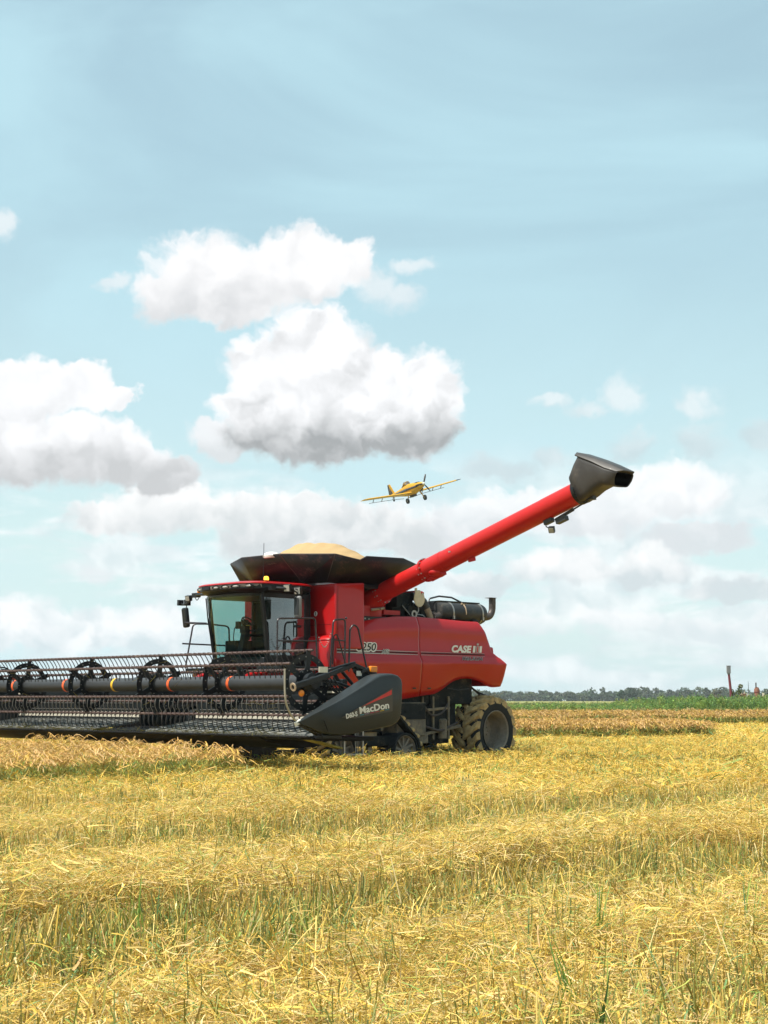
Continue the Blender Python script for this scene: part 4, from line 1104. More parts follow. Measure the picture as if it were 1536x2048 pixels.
# draper decks
for s in (1, -1):
    mb = HB(); mb.prism([(4.42, 0.94), (4.42, 0.985), (5.60, 0.815), (5.60, 0.77)], 'l', 0.95 * s, 6.05 * s); dk = mb.build('draper', M_DRAP, head)
    mb = HB()
    for k in range(17):
        y = s * (1.05 + 0.30 * k); mb.beam((4.43, y, 0.993), (5.58, y, 0.826), 0.03, 0.022)
    mb.build('slats', M_DRAP, dk, bevel=0.004)
    mb = HB(); mb.span((4.384, 0.98 * s, 0.985), (4.43, 6.05 * s, 1.032)); mb.build('deck_seal', M_BLACK, dk)
mb = HB(); mb.prism([(4.42, 0.80), (4.42, 0.86), (5.60, 0.80), (5.60, 0.75)], 'l', -0.94, 0.94); mb.build('centre_draper', M_INK, head)
# belly and cutter bar
mb = HB(); mb.prism([(4.25, 0.56), (4.25, 0.76), (5.62, 0.765), (5.72, 0.74), (5.55, 0.66), (4.8, 0.52)], 'l', -6.15, 4.7); mb.prism([(4.25, 0.68), (4.25, 0.76), (5.62, 0.765), (5.72, 0.74), (5.55, 0.70), (4.8, 0.68)], 'l', 4.7, 6.15); mb.build('belly_pan', M_INK, head, bevel=0.01)
mb = HB(); mb.span((5.60, -6.12, 0.752), (5.74, 6.12, 0.785)); cb = mb.build('cutter_bar', M_BLACK, head, bevel=0.006)
mb = HB()
for k in range(160):
    y = -6.06 + 12.12 * k / 159; mb.add([(5.73, y - 0.014, 0.755), (5.73, y + 0.014, 0.755), (5.73, y + 0.014, 0.79), (5.73, y - 0.014, 0.79), (5.86, y, 0.757)], [(0, 1, 2, 3), (0, 4, 1), (1, 4, 2), (2, 4, 3), (3, 4, 0)])
tag(mb.build('knife_guard', M_TINED, cb, smooth=0), kind='stuff')
rs = random.Random(3)
M_LIT = mat('caught_crop', (0.30, 0.27, 0.07), 0.8, var=0.5, scale=5)
mb = HB()
for k in range(900):
    y = rs.choice([-2.0, -0.6, 1.7, 4.6, -3.6, 3.1]) + rs.gauss(0, 0.42) if rs.random() < 0.62 else rs.uniform(-6, 6)
    if abs(y) > 6.05: continue
    p = Vector((5.66 + rs.uniform(-0.12, 0.10), y, 0.792 + rs.uniform(0, 0.03)))
    d = Vector((rs.uniform(-0.3, 1), rs.uniform(-1.2, 1.2), rs.uniform(-0.5, 0.5))).normalized() * rs.uniform(0.05, 0.22)
    w_ = d.orthogonal().normalized() * 0.005
    if (p + d).z < 0.72 and (p + d).x < 5.80: d.z = 0.03
    mb.add([p - w_, p + w_, p + d + w_ * 0.4, p + d - w_ * 0.4], [(0, 1, 2, 3)])
tag(mb.build('caught_crop', M_LIT, cb, smooth=0, weld=False), kind='stuff')
mb = HB(); mb.prism([(3.6, 0.12), (3.65, 0.62), (2.7, 0.62), (2.7, 0.12)], 'l', -0.4, 1.5); mb.build('shade_block', M_INK, head, bevel=0.02)  # dark block added to stand for the black shade below the header
# gauge wheels and skid
for y in (-1.7,):
    mb = HB(); mb.lathe([(-0.09, 0.12), (-0.10, 0.25), (-0.07, 0.29), (0.07, 0.29), (0.10, 0.25), (0.09, 0.12), (0.06, 0.08), (0.05, 0)], (4.55, y, 0.34), (0, 1, 0), 24); mb.beam((4.55, y - 0.16, 0.34), (4.2, y - 0.16, 0.75), 0.05, 0.07, up=(0, 1, 0)); mb.build('gauge_wheel', M_RUB, head)
mb = HB(); mb.beam((5.60, 5.9, 0.72), (4.95, 5.98, 0.56), 0.28, 0.03); mb.build('skid_shoe', M_LIT, head, bevel=0.006)
M_RODS = mat('worn_rod', (0.40, 0.37, 0.31), 0.4, 0.4, 0, 0.15)
M_SLAT = mat('slat', (0.22, 0.22, 0.20), 0.6, 0, 0, 0.2, 6, dust=0.3)
# ---- reel
reel = HB().tube([(AXF, -5.85, AXH), (AXF, 5.72, AXH)], 0.136, 32).build('reel', M_TUBE, head)
def band(y, m):
    mb = HB(); mb.lathe([(-0.035, 0.1362), (-0.035, 0.139), (0.035, 0.139), (0.035, 0.1362)], (AXF, y, AXH), (0, 1, 0), 36); mb.build('band', m, reel)
for px_l, m in ((-4.25, M_ORANGE), (-2.12, M_ORANGE), (-0.25, M_YELLOW), (1.72, M_ORANGE), (3.62, M_ORANGE)): band(px_l, m)
def bat_c(k, y=0): 
    a = R(95 - 60 * k); return Vector((AXF + RB * math.cos(a), y, AXH + RB * math.sin(a)))
def disc(y, end=False):
    mb = HB(); n = 6; t = 0.012
    mb.lathe([(-t, 0.137), (-t, 0.235), (t, 0.235), (t, 0.137)], (AXF, y, AXH), (0, 1, 0), 30)
    def seg_plate(p, q, w1, w2):
        p, q = Vector(p), Vector(q); d = (q - p).normalized(); s_ = Vector((-d.z, 0, d.x))
        vs = [p + s_ * w1, p - s_ * w1, q - s_ * w2, q + s_ * w2]
        mb.add([v + Vector((0, -t, 0)) for v in vs] + [v + Vector((0, t, 0)) for v in vs], [(3, 2, 1, 0), (4, 5, 6, 7), (0, 1, 5, 4), (1, 2, 6, 5), (2, 3, 7, 6), (3, 0, 4, 7)])
    c = Vector((AXF, y, AXH))
    for k in range(6):
        b = bat_c(k, y); seg_plate(c + (b - c) * 0.36, b, 0.055, 0.042)
    for k in range(36):
        a0, a1 = R(95 + 10 * k), R(105.6 + 10 * k)
        r0 = 0.465 if True else 0
        p0 = [(AXF + r_ * math.cos(a), yy, AXH + r_ * math.sin(a)) for yy in (y - t * 0.9, y + t * 0.9) for a in (a0, a1) for r_ in (0.405, 0.505)]
        mb.add(p0, [(0, 1, 3, 2), (4, 6, 7, 5), (0, 4, 5, 1), (2, 3, 7, 6)])
    o = mb.build('reel_disc', M_BLACK, reel, smooth=0, weld=False)
    mb = HB()
    for k in range(18):
        a = R(20 * k + 7)
        mb.tube([(AXF + 0.455 * math.cos(a), y - 0.022, AXH + 0.455 * math.sin(a)), (AXF + 0.455 * math.cos(a), y + 0.022, AXH + 0.455 * math.sin(a))], 0.013, 6)
    for k in range(12):
        a = R(30 * k + 3)
        mb.tube([(AXF + 0.21 * math.cos(a), y - 0.022, AXH + 0.21 * math.sin(a)), (AXF + 0.21 * math.cos(a), y + 0.022, AXH + 0.21 * math.sin(a))], 0.011, 6)
    mb.build('bolt_circle', M_TINE, o, smooth=0)
for y in (-5.82, -3.83, -1.29, 1.22, 3.37, 5.74): disc(y)
TD = [(-0.62, -0.80), (-0.55, -0.83), (0.30, -0.95), (0.25, -0.97), (0.05, -1.0), (-0.3, -0.95)]
def tine_pts(k, y):
    b = bat_c(k, y); dx_, dz_ = TD[k]
    bend = (-0.10 if k in (2, 3) else 0.05) + rs.gauss(0, 0.012)
    dx_ += rs.gauss(0, 0.03)
    return [b, b + Vector((dx_ * 0.10, 0, dz_ * 0.10)), b + Vector((dx_ * 0.20 + bend * 0.25, 0, dz_ * 0.20)), b + Vector((dx_ * 0.30 + bend, 0, dz_ * 0.30))]
NT = 77
ys = [-5.72 + 11.36 * i / (NT - 1) for i in range(NT)]
for k in range(6):
    mb = HB(); mb.tube([bat_c(k, -5.85), bat_c(k, 5.86)], 0.023, 10)
    for y in ys: mb.box(bat_c(k, y), (0.055, 0.03, 0.058))
    bt = mb.build('bat', M_BAT, reel, smooth=35)
    if k == 2:
        base_t = HB().tube(tine_pts(2, 0), 0.0068, 5).build('tine', M_TINE, reel); base_t.location = (0, ys[0], 0)
        for y in ys[1:]:
            c = base_t.copy(); COL.objects.link(c); c.location = (0, y + rs.gauss(0, 0.006), 0)
    rest = ys
    if k == 1:
        b2 = HB().tube(tine_pts(1, 0), 0.0095, 5).build('tine', M_TINED, reel); b2.location = (0, ys[-1], 0)
        for y in ys[-23:-1]:
            c = b2.copy(); COL.objects.link(c); c.location = (0, y, 0)
        rest = ys[:-23]
    if k != 2:
        mbt = HB()
        for y in rest: mbt.tube(tine_pts(k, y), 0.0095, 5)
        if k == 0: T_ALL = HB()
        T_ALL.v, T_ALL.f = T_ALL.v, T_ALL.f
        n0 = len(T_ALL.v); T_ALL.v += mbt.v; T_ALL.f += [tuple(i + n0 for i in f) for f in mbt.f]
o = T_ALL.build('tines', M_TINED, reel, weld=False); tag(o, kind='stuff')
mb = HB()
for k in range(170):
    kk = rs.choice([0, 1, 2, 2, 3]); p = bat_c(kk, rs.uniform(-5.7, 5.7)) + Vector((rs.uniform(-.03, .03), 0, rs.uniform(-0.25, 0.02)))
    d = Vector((rs.uniform(-0.5, 0.5), rs.uniform(-1, 1), rs.uniform(-1, 0.4))).normalized() * rs.uniform(0.06, 0.22); w_ = d.orthogonal().normalized() * 0.005
    mb.add([p - w_, p + w_, p + d + w_ * 0.4, p + d - w_ * 0.4], [(0, 1, 2, 3)])
tag(mb.build('hanging_straw', M_LIT, reel, smooth=0, weld=False), kind='stuff')
# end frame at the reel's near end, reel arms
def reel_arm(y, sgn):
    mb = HB()
    mb.beam((6.02, y, 1.63), (5.25, y, 1.83), 0.10, 0.12, up=(0, 1, 0)); mb.beam((5.30, y, 1.82), (4.62, y, 2.03), 0.075, 0.085, up=(0, 1, 0)); mb.beam((4.64, y, 2.03), (4.10, y, 1.86), 0.07, 0.08, up=(0, 1, 0))
    arm = mb.build('reel_arm', M_BLACK, head, bevel=0.012)
    mb = HB(); mb.tube([(4.62, y + sgn * 0.02, 2.07), (5.0, y + sgn * 0.02, 1.99), (5.3, y, 1.90)], 0.022, 8); mb.tube([(4.85, y - sgn * 0.1, 1.93), (4.55, y - sgn * 0.1, 1.66)], 0.032, 10); build_each(mb, 'lift_cylinder', M_BLACK, arm)
    mb = HB(); mb.prism([(4.66, 2.0), (4.12, 1.84), (3.98, 1.62), (4.30, 1.60), (4.62, 1.90)], 'l', y - 0.03, y - 0.01); mb.build('gusset', M_BLUEPL, arm)
    mb = HB(); mb.prism([(4.50, 1.70), (4.02, 1.64), (4.16, 1.80)], 'l', y - 0.01, y + 0.01); mb.build('cover_plate', M_BEIGE, arm)
    return arm
arm = reel_arm(6.02, 1)
mb = HB(); mb.box((5.40, 6.08, 1.93), (0.20, 0.01, 0.10)); mb.build('label_plate', M_LABEL, arm)
mb = HB(); mb.box((4.52, 6.04, 1.875), (0.12, 0.01, 0.09)); mb.build('label_plate', M_LABEL, arm)
mb = HB(); mb.box((4.20, 6.06, 1.955), (0.16, 0.07, 0.11)); mb.build('amber_lamp', M_AMBER, arm, bevel=0.012)
mb = HB(); mb.beam((4.30, 6.05, 1.96), (4.48, 6.05, 1.90), 0.05, 0.05, up=(0, 1, 0)); mb.build('lamp_bracket', M_BLACK, arm, bevel=0.006)
mb = HB(); mb.sphere((5.86, 6.04, 1.52), (0.06, 0.04, 0.06), 12, 8); mb.build('reflector', M_AMBER, arm)
mb = HB(); mb.lathe([(-0.01, 0.04), (-0.01, 0.075), (0.01, 0.075), (0.01, 0.04)], (6.03, 6.02, 1.625), (0.97, 0, -0.25), 14); mb.build('arm_cap', M_TAN, arm)
for y in (0.0, -6.02):
    mb = HB()
    mb.beam((5.6, y, 1.70), (5.0, y, 1.88), 0.08, 0.09, up=(0, 1, 0)); mb.beam((5.0, y, 1.88), (4.2, y, 1.80), 0.08, 0.09, up=(0, 1, 0))
    a2 = mb.build('reel_arm', M_BLACK, head, bevel=0.01)
    top = 2.0 if y == 0 else 2.17
    mb = HB()
    for q in (0, 0.05): mb.tube([(5.15, y + q, 1.84), (4.98 , y + q, top - q), (4.72, y + q, top - 0.04 - q), (4.55, y + q, 1.70)], 0.018, 7, round_=0.14)
    build_each(mb, 'hose', M_BLACK, a2)
mb = HB(); mb.box((4.9, -5.5, 1.84), (0.04, 0.22, 0.20), Euler((R(45), 0, 0)).to_matrix()); mb.build('warning_reflector', M_ORANGE, head, bevel=0.01)
# extra gear behind the near reel end
mb = HB()
mb.span((4.40, 4.7, 1.66), (4.52, 5.15, 1.78)); mb.span((4.40, 5.22, 1.66), (4.52, 5.6, 1.78)); mb.beam((4.45, 5.9, 1.86), (4.15, 5.9, 1.55), 0.06, 0.06); mb.beam((4.85, 5.75, 1.86), (4.62, 5.75, 1.55), 0.06, 0.06); mb.span((4.15, 5.95, 1.25), (4.35, 6.15, 1.62))
gb = mb.build('valve_block', M_BLUEPL, head, bevel=0.012)
mb = HB(); mb.lathe([(-0.05, 0), (-0.05, 0.17), (0.05, 0.17), (0.06, 0.12), (0.1, 0.1), (0.1, 0)], (AXF, 5.88, AXH), (0, 1, 0), 24); mb.tube([(AXF - 0.2, 5.9, 1.75), (4.9, 5.92, 1.70), (4.6, 5.9, 1.62)], 0.03, 8)
mb.build('reel_drive', M_BLACK, head)
mb = HB()
for q in range(4): mb.tube([(5.3 - 0.08 * q, 5.95, 1.8), (5.1 - 0.1 * q, 6.0, 1.55 - 0.03 * q), (4.8, 5.96, 1.50), (4.5, 5.8, 1.64)], 0.013, 6, round_=0.1)
build_each(mb, 'drive_hose', M_BLACK, head)
# ---- end shields
def shield(sg):
    outl = [(6.19, 1.022), (5.85, 1.175), (5.3, 1.42), (4.72, 1.70), (4.48, 1.815), (4.36, 1.855), (4.20, 1.875), (4.06, 1.872), (3.94, 1.845), (3.87, 1.79), (3.845, 1.70), (3.85, 1.45), (3.875, 1.18), (3.91, 1.06), (3.99, 0.985), (4.12, 0.935), (4.30, 0.91), (4.75, 0.855), (5.08, 0.80), (5.45, 0.80), (5.68, 0.84), (5.95, 0.94)]
    mb = HB()
    def th(f): return 0.022 + 0.145 * max(0, min(1, (6.2 - f) / 1.1)) ** 0.8
    n = len(outl); cx = (4.6, 1.35)
    lay = []
    for (kk, sc_) in ((-1, 1.0), (-0.5, 1.0), (0.35, 1.0), (0.72, 0.985), (0.93, 0.95), (1.0, 0.90)):
        row = []
        for (f, h) in outl:
            # draw the outline in towards the shield's spine line for the rounded edge
            sp = (min(max(f, 4.2), 5.9), 1.37 - 0.30 * max(0, (f - 4.3)) * 0.62)
            g_ = 1 - (1 - sc_) * (0.9 if f < 5.7 else 0.4)
            row.append((sp[0] + (f - sp[0]) * g_, sg * (6.31 + kk * th(f)), sp[1] + (h - sp[1]) * g_))
        lay.append(row)
    vs = [p for r_ in lay for p in r_]; fs = [tuple(range(n)), tuple(range((len(lay) - 1) * n, len(lay) * n))[::-1]]
    for i in range(len(lay) - 1):
        for k in range(n): fs.append((i * n + k, i * n + (k + 1) % n, (i + 1) * n + (k + 1) % n, (i + 1) * n + k))
    mb.add(vs, fs)
    sh = mb.build('end_shield', M_SHIELD, head, smooth=50)
    return sh
sh = shield(1); shield(-1)
LF = 6.478
mb = HB(); mb.prism([(4.11, 1.615), (5.32, 1.10), (5.0, 1.085), (4.11, 1.205)], 'l', LF, LF + 0.004); mb.build('decal_plate', M_DECAL, sh)
mb = HB(); mb.prism([(4.135, 1.582), (4.135, 1.50), (4.85, 1.285)], 'l', LF + 0.0045, LF + 0.007); mb.build('stripe', M_DECR, sh)
def shield_text(body, size, f0, f1, h0, h1, bold, m=M_DECW):
    me = text_mesh(body, size, bold, 0.0, 0.0015); a, b = mwidth(me); k = abs(f1 - f0) / (b - a)
    for v in me.vertices: v.co.x = (v.co.x - a) * k
    decal('lettering', me, m, sh, (f0 - HO.x, LF + 0.0075, h0), (f1 - f0, 0, h1 - h0), (0, 0, 1))
shield_text('MacDon', 0.165, 4.90, 4.19, 1.163, 1.262, 0.004)
shield_text('D60-S', 0.115, 5.215, 4.95, 1.083, 1.128, 0.003)
for k, c in enumerate(((0.02, 0.25, 0.36), (0.25, 0.20, 0.30), (0.45, 0.02, 0.09), (0.45, 0.04, 0.06), (0.60, 0.42, 0.02), (0.03, 0.22, 0.26))):
    f0 = 4.895 - 0.12 * k; h0 = 1.135 + 0.017 * k
    mb = HB(); mb.add([(f0, LF + 0.006, h0), (f0 - 0.095, LF + 0.006, h0 + 0.013), (f0 - 0.095, LF + 0.006, h0 + 0.024), (f0, LF + 0.006, h0 + 0.011)], [(0, 1, 2, 3)])
    mb.build('colour_bar', mat('bar_colour', c, 0.5), sh)
mb = HB(); mb.tube([(6.12, 6.30, 1.0), (6.30, 6.30, 1.13), (6.42, 6.30, 1.34), (6.447, 6.30, 1.56), (6.45, 6.30, 1.93)], [0.017] * 5, 10, round_=0.12)
mb.build('divider_rod', M_RODS, head)
mb = HB(); mb.box((6.16, 6.31, 1.02), (0.14, 0.04, 0.07), Euler((0, R(25), 0)).to_matrix()); mb.build('rod_clamp', M_WHITE, head, bevel=0.008)
mb = HB(); mb.tube([(6.14, 6.30, 1.0), (5.9, 6.26, 0.90), (5.66, 6.22, 0.80)], 0.022, 8); mb.beam((6.1, 6.30, 0.98), (5.62, 6.28, 0.82), 0.05, 0.05); mb.beam((5.7, 6.45, 1.06), (5.62, 6.47, 0.86), 0.012, 0.04, up=(0, 1, 0)); mb.span((5.64, 6.1, 0.74), (5.2, 6.35, 0.80))
mb.build('divider_foot', M_BLACK, head, bevel=0.008)

# ================================================================== AEROPLANE
fwd = Vector((0.46, -0.88, 0.07)).normalized()
lft = Vector((0.82, 0.44, 0.235)); lft = (lft - fwd * lft.dot(fwd)).normalized()
upv = fwd.cross(lft)
plane = empty('crop_duster', (3.2, 198.0, 28.3))
plane.rotation_euler = Matrix(((fwd.x, lft.x, upv.x), (fwd.y, lft.y, upv.y), (fwd.z, lft.z, upv.z))).to_euler()
plane.scale = (0.93, 0.93, 0.93)
tag(plane, 'yellow low wing crop duster aeroplane flying above the harvester with spray booms under its wings', 'aeroplane')
M_PY = mat('plane_yellow', (0.58, 0.31, 0.006), 0.4, 0, 0.1, 0.06)
M_PN = mat('plane_navy', (0.025, 0.03, 0.06), 0.4, 0, 0.3, 0.1)
M_PG = mat('plane_glass', (0.10, 0.08, 0.065), 0.15, 0, 0.5, 0.1)
M_PW = mat('plane_white', (0.70, 0.68, 0.62), 0.4, 0, 0.2, 0.05)
secs = []
for (x, z, ry, rz) in ((4.25, 0.12, 0.16, 0.16), (4.1, 0.10, 0.30, 0.32), (3.5, 0.06, 0.42, 0.46), (2.6, 0.0, 0.50, 0.62), (1.6, -0.03, 0.58, 0.80), (0.4, 0.02, 0.60, 0.84), (-0.8, 0.02, 0.54, 0.74), (-2.2, 0.05, 0.40, 0.52), (-3.6, 0.10, 0.26, 0.34), (-5.0, 0.14, 0.10, 0.20), (-5.3, 0.15, 0.03, 0.12)):
    secs.append([(x, ry * math.copysign(abs(math.cos(2 * math.pi * k / 20)) ** 0.8, math.cos(2 * math.pi * k / 20)), z + rz * math.copysign(abs(math.sin(2 * math.pi * k / 20)) ** 0.8, math.sin(2 * math.pi * k / 20))) for k in range(20)])
fus = loft(secs).build('fuselage', M_PY, plane, smooth=40)
for s in (1, -1):
    mb = MB(); top = []; bot = []
    for (x, z, ry, rz) in ((3.6, 0.06, 0.42, 0.46), (2.6, 0.0, 0.50, 0.62), (1.6, -0.03, 0.58, 0.80), (0.4, 0.02, 0.60, 0.84), (-0.8, 0.02, 0.54, 0.74), (-2.2, 0.05, 0.40, 0.52), (-3.6, 0.10, 0.26, 0.34), (-4.8, 0.14, 0.12, 0.22)):
        zt = z + 0.30 * rz + 0.10; zb = z - 0.05 * rz + (0.06 if x > 1 else -0.04)
        top.append((x, s * (ry + 0.012), zt * 0.55 + 0.05)); bot.append((x, s * (ry + 0.016), zb * 0.6 - 0.06))
    mb.grid([top, bot], flip=s < 0); mb.build('cheat_line', M_PN, fus, thick=0.01)
for s in (1, -1):
    rows = []
    for (y, c, zz, t) in ((0.3, 1.95, -0.52, 0.17), (3.0, 1.92, -0.38, 0.15), (7.1, 1.85, -0.13, 0.12), (7.15, 1.85, -0.127, 0.12), (7.85, 1.70, -0.09, 0.06)):
        pr = []
        for (u_, w_) in ((0, 0), (0.03, 0.5), (0.12, 0.9), (0.3, 1.0), (0.6, 0.7), (1, 0.02), (0.6, -0.35), (0.3, -0.5), (0.1, -0.5), (0.03, -0.35)):
            pr.append((1.55 - c * u_, s * y, zz + t * w_))
        rows.append(pr)
    w = loft(rows[:3]).build('wing', M_PY, plane, smooth=40)
    loft(rows[3:]).build('wing_tip', M_PN if s > 0 else M_PY, w, smooth=40)
    mb = MB()
    for y in (2.4, 4.2, 5.6): mb.beam((-0.25, s * y, -0.42 + 0.05 * y), (-0.75, s * y, -0.86 + 0.05 * y), 0.05, 0.10)
    mb.tube([(-0.75, s * 0.6, -0.95), (-0.75, s * 2.4, -0.76), (-0.75, s * 6.2, -0.56)], 0.035, 6); mb.build('spray_boom', M_PIPE, w)
    sb = loft([[(-4.15 - 0.0, s * 0.1, 0.20), (-4.6, s * 0.1, 0.26), (-5.35, s * 0.1, 0.20), (-4.6, s * 0.1, 0.15)], [(-4.45, s * 2.6, 0.20), (-4.75, s * 2.6, 0.23), (-5.3, s * 2.6, 0.20), (-4.75, s * 2.6, 0.17)]]).build('tailplane', M_PY, plane, smooth=30)
    mb = MB(); mb.tube([(1.3, s * 0.95, -0.55), (1.45, s * 1.30, -1.45)], [0.10, 0.055], 8); lg = mb.build('gear_leg', M_PY, plane)
    mb = MB(); mb.lathe([(-0.12, 0.08), (-0.14, 0.28), (-0.10, 0.38), (0.10, 0.38), (0.14, 0.28), (0.12, 0.08)], (1.45, s * 1.42, -1.55), (0, 1, 0), 20); mb.build('wheel', M_RUB, lg)
    mb = MB(); mb.lathe([(-0.13, 0.0), (-0.13, 0.13), (0.13, 0.13), (0.13, 0.0)], (1.45, s * 1.42, -1.55), (0, 1, 0), 14); mb.build('hub', M_RIM, lg)
mb = MB(); mb.prism([(-3.9, 0.30), (-4.75, 1.80), (-5.05, 1.83), (-4.95, 0.20)], 'l', -0.06, 0.06); mb.build('fin', M_PY, plane, bevel=0.02)
mb = MB(); mb.prism([(-4.96, 0.12), (-5.06, 1.80), (-5.42, 1.80), (-5.62, 0.20)], 'l', -0.045, 0.045); mb.prism([(-4.35, 0.32), (-4.90, 1.35), (-4.95, 0.25)], 'l', -0.066, 0.066); mb.build('rudder', M_PN, plane, bevel=0.01)
cn = loft([[(0.55, y, 0.78) for y in (-0.3, -0.1, 0.1, 0.3)] , [(0.15, -0.38, 0.95), (0.15, -0.2, 1.22), (0.15, 0.2, 1.22), (0.15, 0.38, 0.95)], [(-0.55, -0.38, 0.95), (-0.55, -0.2, 1.30), (-0.55, 0.2, 1.30), (-0.55, 0.38, 0.95)], [(-1.3, -0.3, 0.62), (-1.3, -0.1, 0.75), (-1.3, 0.1, 0.75), (-1.3, 0.3, 0.62)]]).build('canopy', M_PG, plane, smooth=30)
mb = MB()
for x in (0.15, -0.2, -0.55): mb.tube([(x, -0.4, 0.7), (x, -0.39, 0.96), (x, -0.2, 1.26), (x, 0.2, 1.26), (x, 0.39, 0.96), (x, 0.4, 0.7)], 0.03, 6)
mb.build('canopy_frame', M_PY, cn)
mb = MB(); mb.box((2.4, 0, 0.62), (1.3, 0.5, 0.06)); mb.build('glare_panel', M_PN, plane, bevel=0.02)
mb = MB(); mb.lathe([(0, 0.19), (0.15, 0.18), (0.35, 0.10), (0.42, 0.0)], (4.25, 0, 0.12), (1, 0, 0), 18); pr = mb.build('spinner', M_PW, plane)
for a in (62, 182, 302):
    mb = MB(); d = Vector((0, math.cos(R(a)), math.sin(R(a)))); n_ = d.cross(Vector((1, 0, 0)))
    c0 = Vector((4.40, 0, 0.12)); vs = []
    for (r_, w_) in ((0.12, 0.06), (0.5, 0.11), (1.0, 0.12), (1.38, 0.07)):
        for q in (-1, 1): vs.append(c0 + d * r_ + n_ * w_ * q + Vector((0.03 * q, 0, 0)))
    mb.add(vs, [(0, 1, 3, 2), (2, 3, 5, 4), (4, 5, 7, 6)]); mb.build('blade', M_PIPE, pr, thick=0.025)
mb = MB(); mb.tube([(3.0, 0.3, -0.38), (3.3, 0.34, -0.42), (3.0, 0.36, -0.55), (2.5, 0.38, -0.62)], 0.11, 10); mb.build('exhaust_stack', M_PIPE, plane)
mb = MB(); mb.box((0.9, 0, -0.95), (1.2, 0.5, 0.30)); mb.tube([(0.4, 0.0, -1.05), (-0.7, 0.0, -0.95)], 0.05, 6); mb.build('spray_gate', M_PIPE, plane, bevel=0.05)
mb = MB(); mb.beam((-4.35, 0, -0.12), (-4.6, 0, -0.5), 0.08, 0.06); tw = mb.build('tail_leg', M_PIPE, plane)
mb = MB(); mb.lathe([(-0.06, 0.04), (-0.07, 0.15), (0.07, 0.15), (0.06, 0.04)], (-4.65, 0, -0.58), (0, 1, 0), 14); mb.build('wheel', M_RUB, tw)

# ================================================================== WELL SITE FAR RIGHT
M_RUST = mat('rusty_pole', (0.18, 0.035, 0.045), 0.7, 0, 0, 0.3, 3, dust=0.3, dustcol=(0.26, 0.10, 0.06))
M_GALV = mat('grey_box', (0.26, 0.25, 0.26), 0.6, 0.2, 0, 0.15, 3)
M_RUSTT = mat('rusty_tank', (0.20, 0.085, 0.055), 0.8, 0, 0, 0.3, 2, dust=0.3, dustcol=(0.30, 0.2, 0.12))
po = empty('marker_post', (33.55, 150, 0)); tag(po, 'tall leaning rust red post topped by a grey box above the green weeds', 'post')
MB().tube([(0.08, 0, 0), (0.04, 0, 2.0), (-0.13, 0, 3.95)], [0.14, 0.13, 0.11], 12).build('pole', M_RUST, po)
mb = MB(); mb.box((-0.13, 0, 4.25), (0.36, 0.30, 0.70)); mb.box((-0.13, 0, 3.86), (0.26, 0.22, 0.12)); mb.box((-0.13, 0, 4.62), (0.40, 0.34, 0.04)); mb.build('box', M_GALV, po, bevel=0.02)
ta = empty('rusty_tank', (37.3, 155, 0)); tag(ta, 'small rusty upright tank with a dark chimney beside the tall post', 'tank')
MB().lathe([(0, 0), (0, 0.28), (2.35, 0.28), (2.58, 0.16), (2.62, 0)], (0, 0, 0), (0, 0, 1), 20).build('shell', M_RUSTT, ta)
MB().tube([(-0.10, -0.1, 2.5), (-0.10, -0.1, 3.05)], 0.065, 10).build('chimney', M_PIPE, ta)
mb = MB()
for h in (0.9, 1.5, 2.1): mb.lathe([(-0.03, 0.27), (-0.03, 0.30), (0.03, 0.30), (0.03, 0.27)], (0, 0, h), (0, 0, 1), 20)
mb.build('hoop', M_RUST, ta)
en = empty('pump_engine', (38.2, 155, 0)); tag(en, 'low rusty pump engine with pale drums right of the upright tank', 'pump engine')
MB().box((0, 0, 1.45), (0.95, 0.7, 0.5)).box((0.1, 0, 0.6), (0.8, 0.6, 1.2)).build('block', M_RUSTT, en, bevel=0.04)
MB().lathe([(0, 0), (0, 0.13), (0.3, 0.13), (0.3, 0)], (-0.28, -0.2, 1.72), (0, 0, 1), 14).build('drum', M_CREAM, en)
MB().lathe([(0, 0), (0, 0.10), (0.34, 0.10), (0.34, 0)], (0.20, -0.2, 1.70), (0, 0, 1), 14).build('air_filter', M_BLACK, en)
wt = empty('water_drum', (36.5, 155, 0)); tag(wt, 'pale grey drum standing between the brown gear and the rusty tank', 'drum')
MB().lathe([(0, 0), (0, 0.36), (1.90, 0.36), (1.95, 0.33), (1.95, 0)], (0, 0, 0), (0, 0, 1), 22).build('shell', M_GALV, wt)
mb = MB(); mb.lathe([(-0.02, 0.35), (-0.02, 0.385), (0.02, 0.385), (0.02, 0.35)], (0, 0, 1.3), (0, 0, 1), 22); mb.build('rim', M_STEEL, wt)
ms = empty('thin_mast', (36.7, 156, 0)); tag(ms, 'thin dark mast rising behind the pale grey drum', 'mast')
MB().tube([(0, 0, 0), (0, 0, 2.0), (0, 0, 3.05)], [0.04, 0.035, 0.02], 6).build('mast', M_PIPE, ms)
MB().tube([(0, 0, 3.05), (0, 0, 3.2)], [0.012, 0.012], 6).build('tip', M_PIPE, ms)
gr = empty('gear_frame', (35.5, 154, 0)); tag(gr, 'brown gear frame with slanting pale pipes beside the leaning plant', 'gear frame')
MB().beam((-0.35, 0, 0.9), (0.0, 0, 2.1), 0.10, 0.14).build('pipe', M_CREAM, gr)
MB().beam((0.18, 0, 1.2), (0.34, 0, 2.15), 0.07, 0.10).build('pipe', M_CREAM, gr)
MB().box((0.25, 0.1, 1.3), (0.5, 0.4, 1.3)).build('casing', M_RUSTT, gr, bevel=0.05)
MB().box((0.0, 0.1, 1.75), (0.4, 0.3, 0.25)).build('cowl', M_RUST, gr, bevel=0.04)

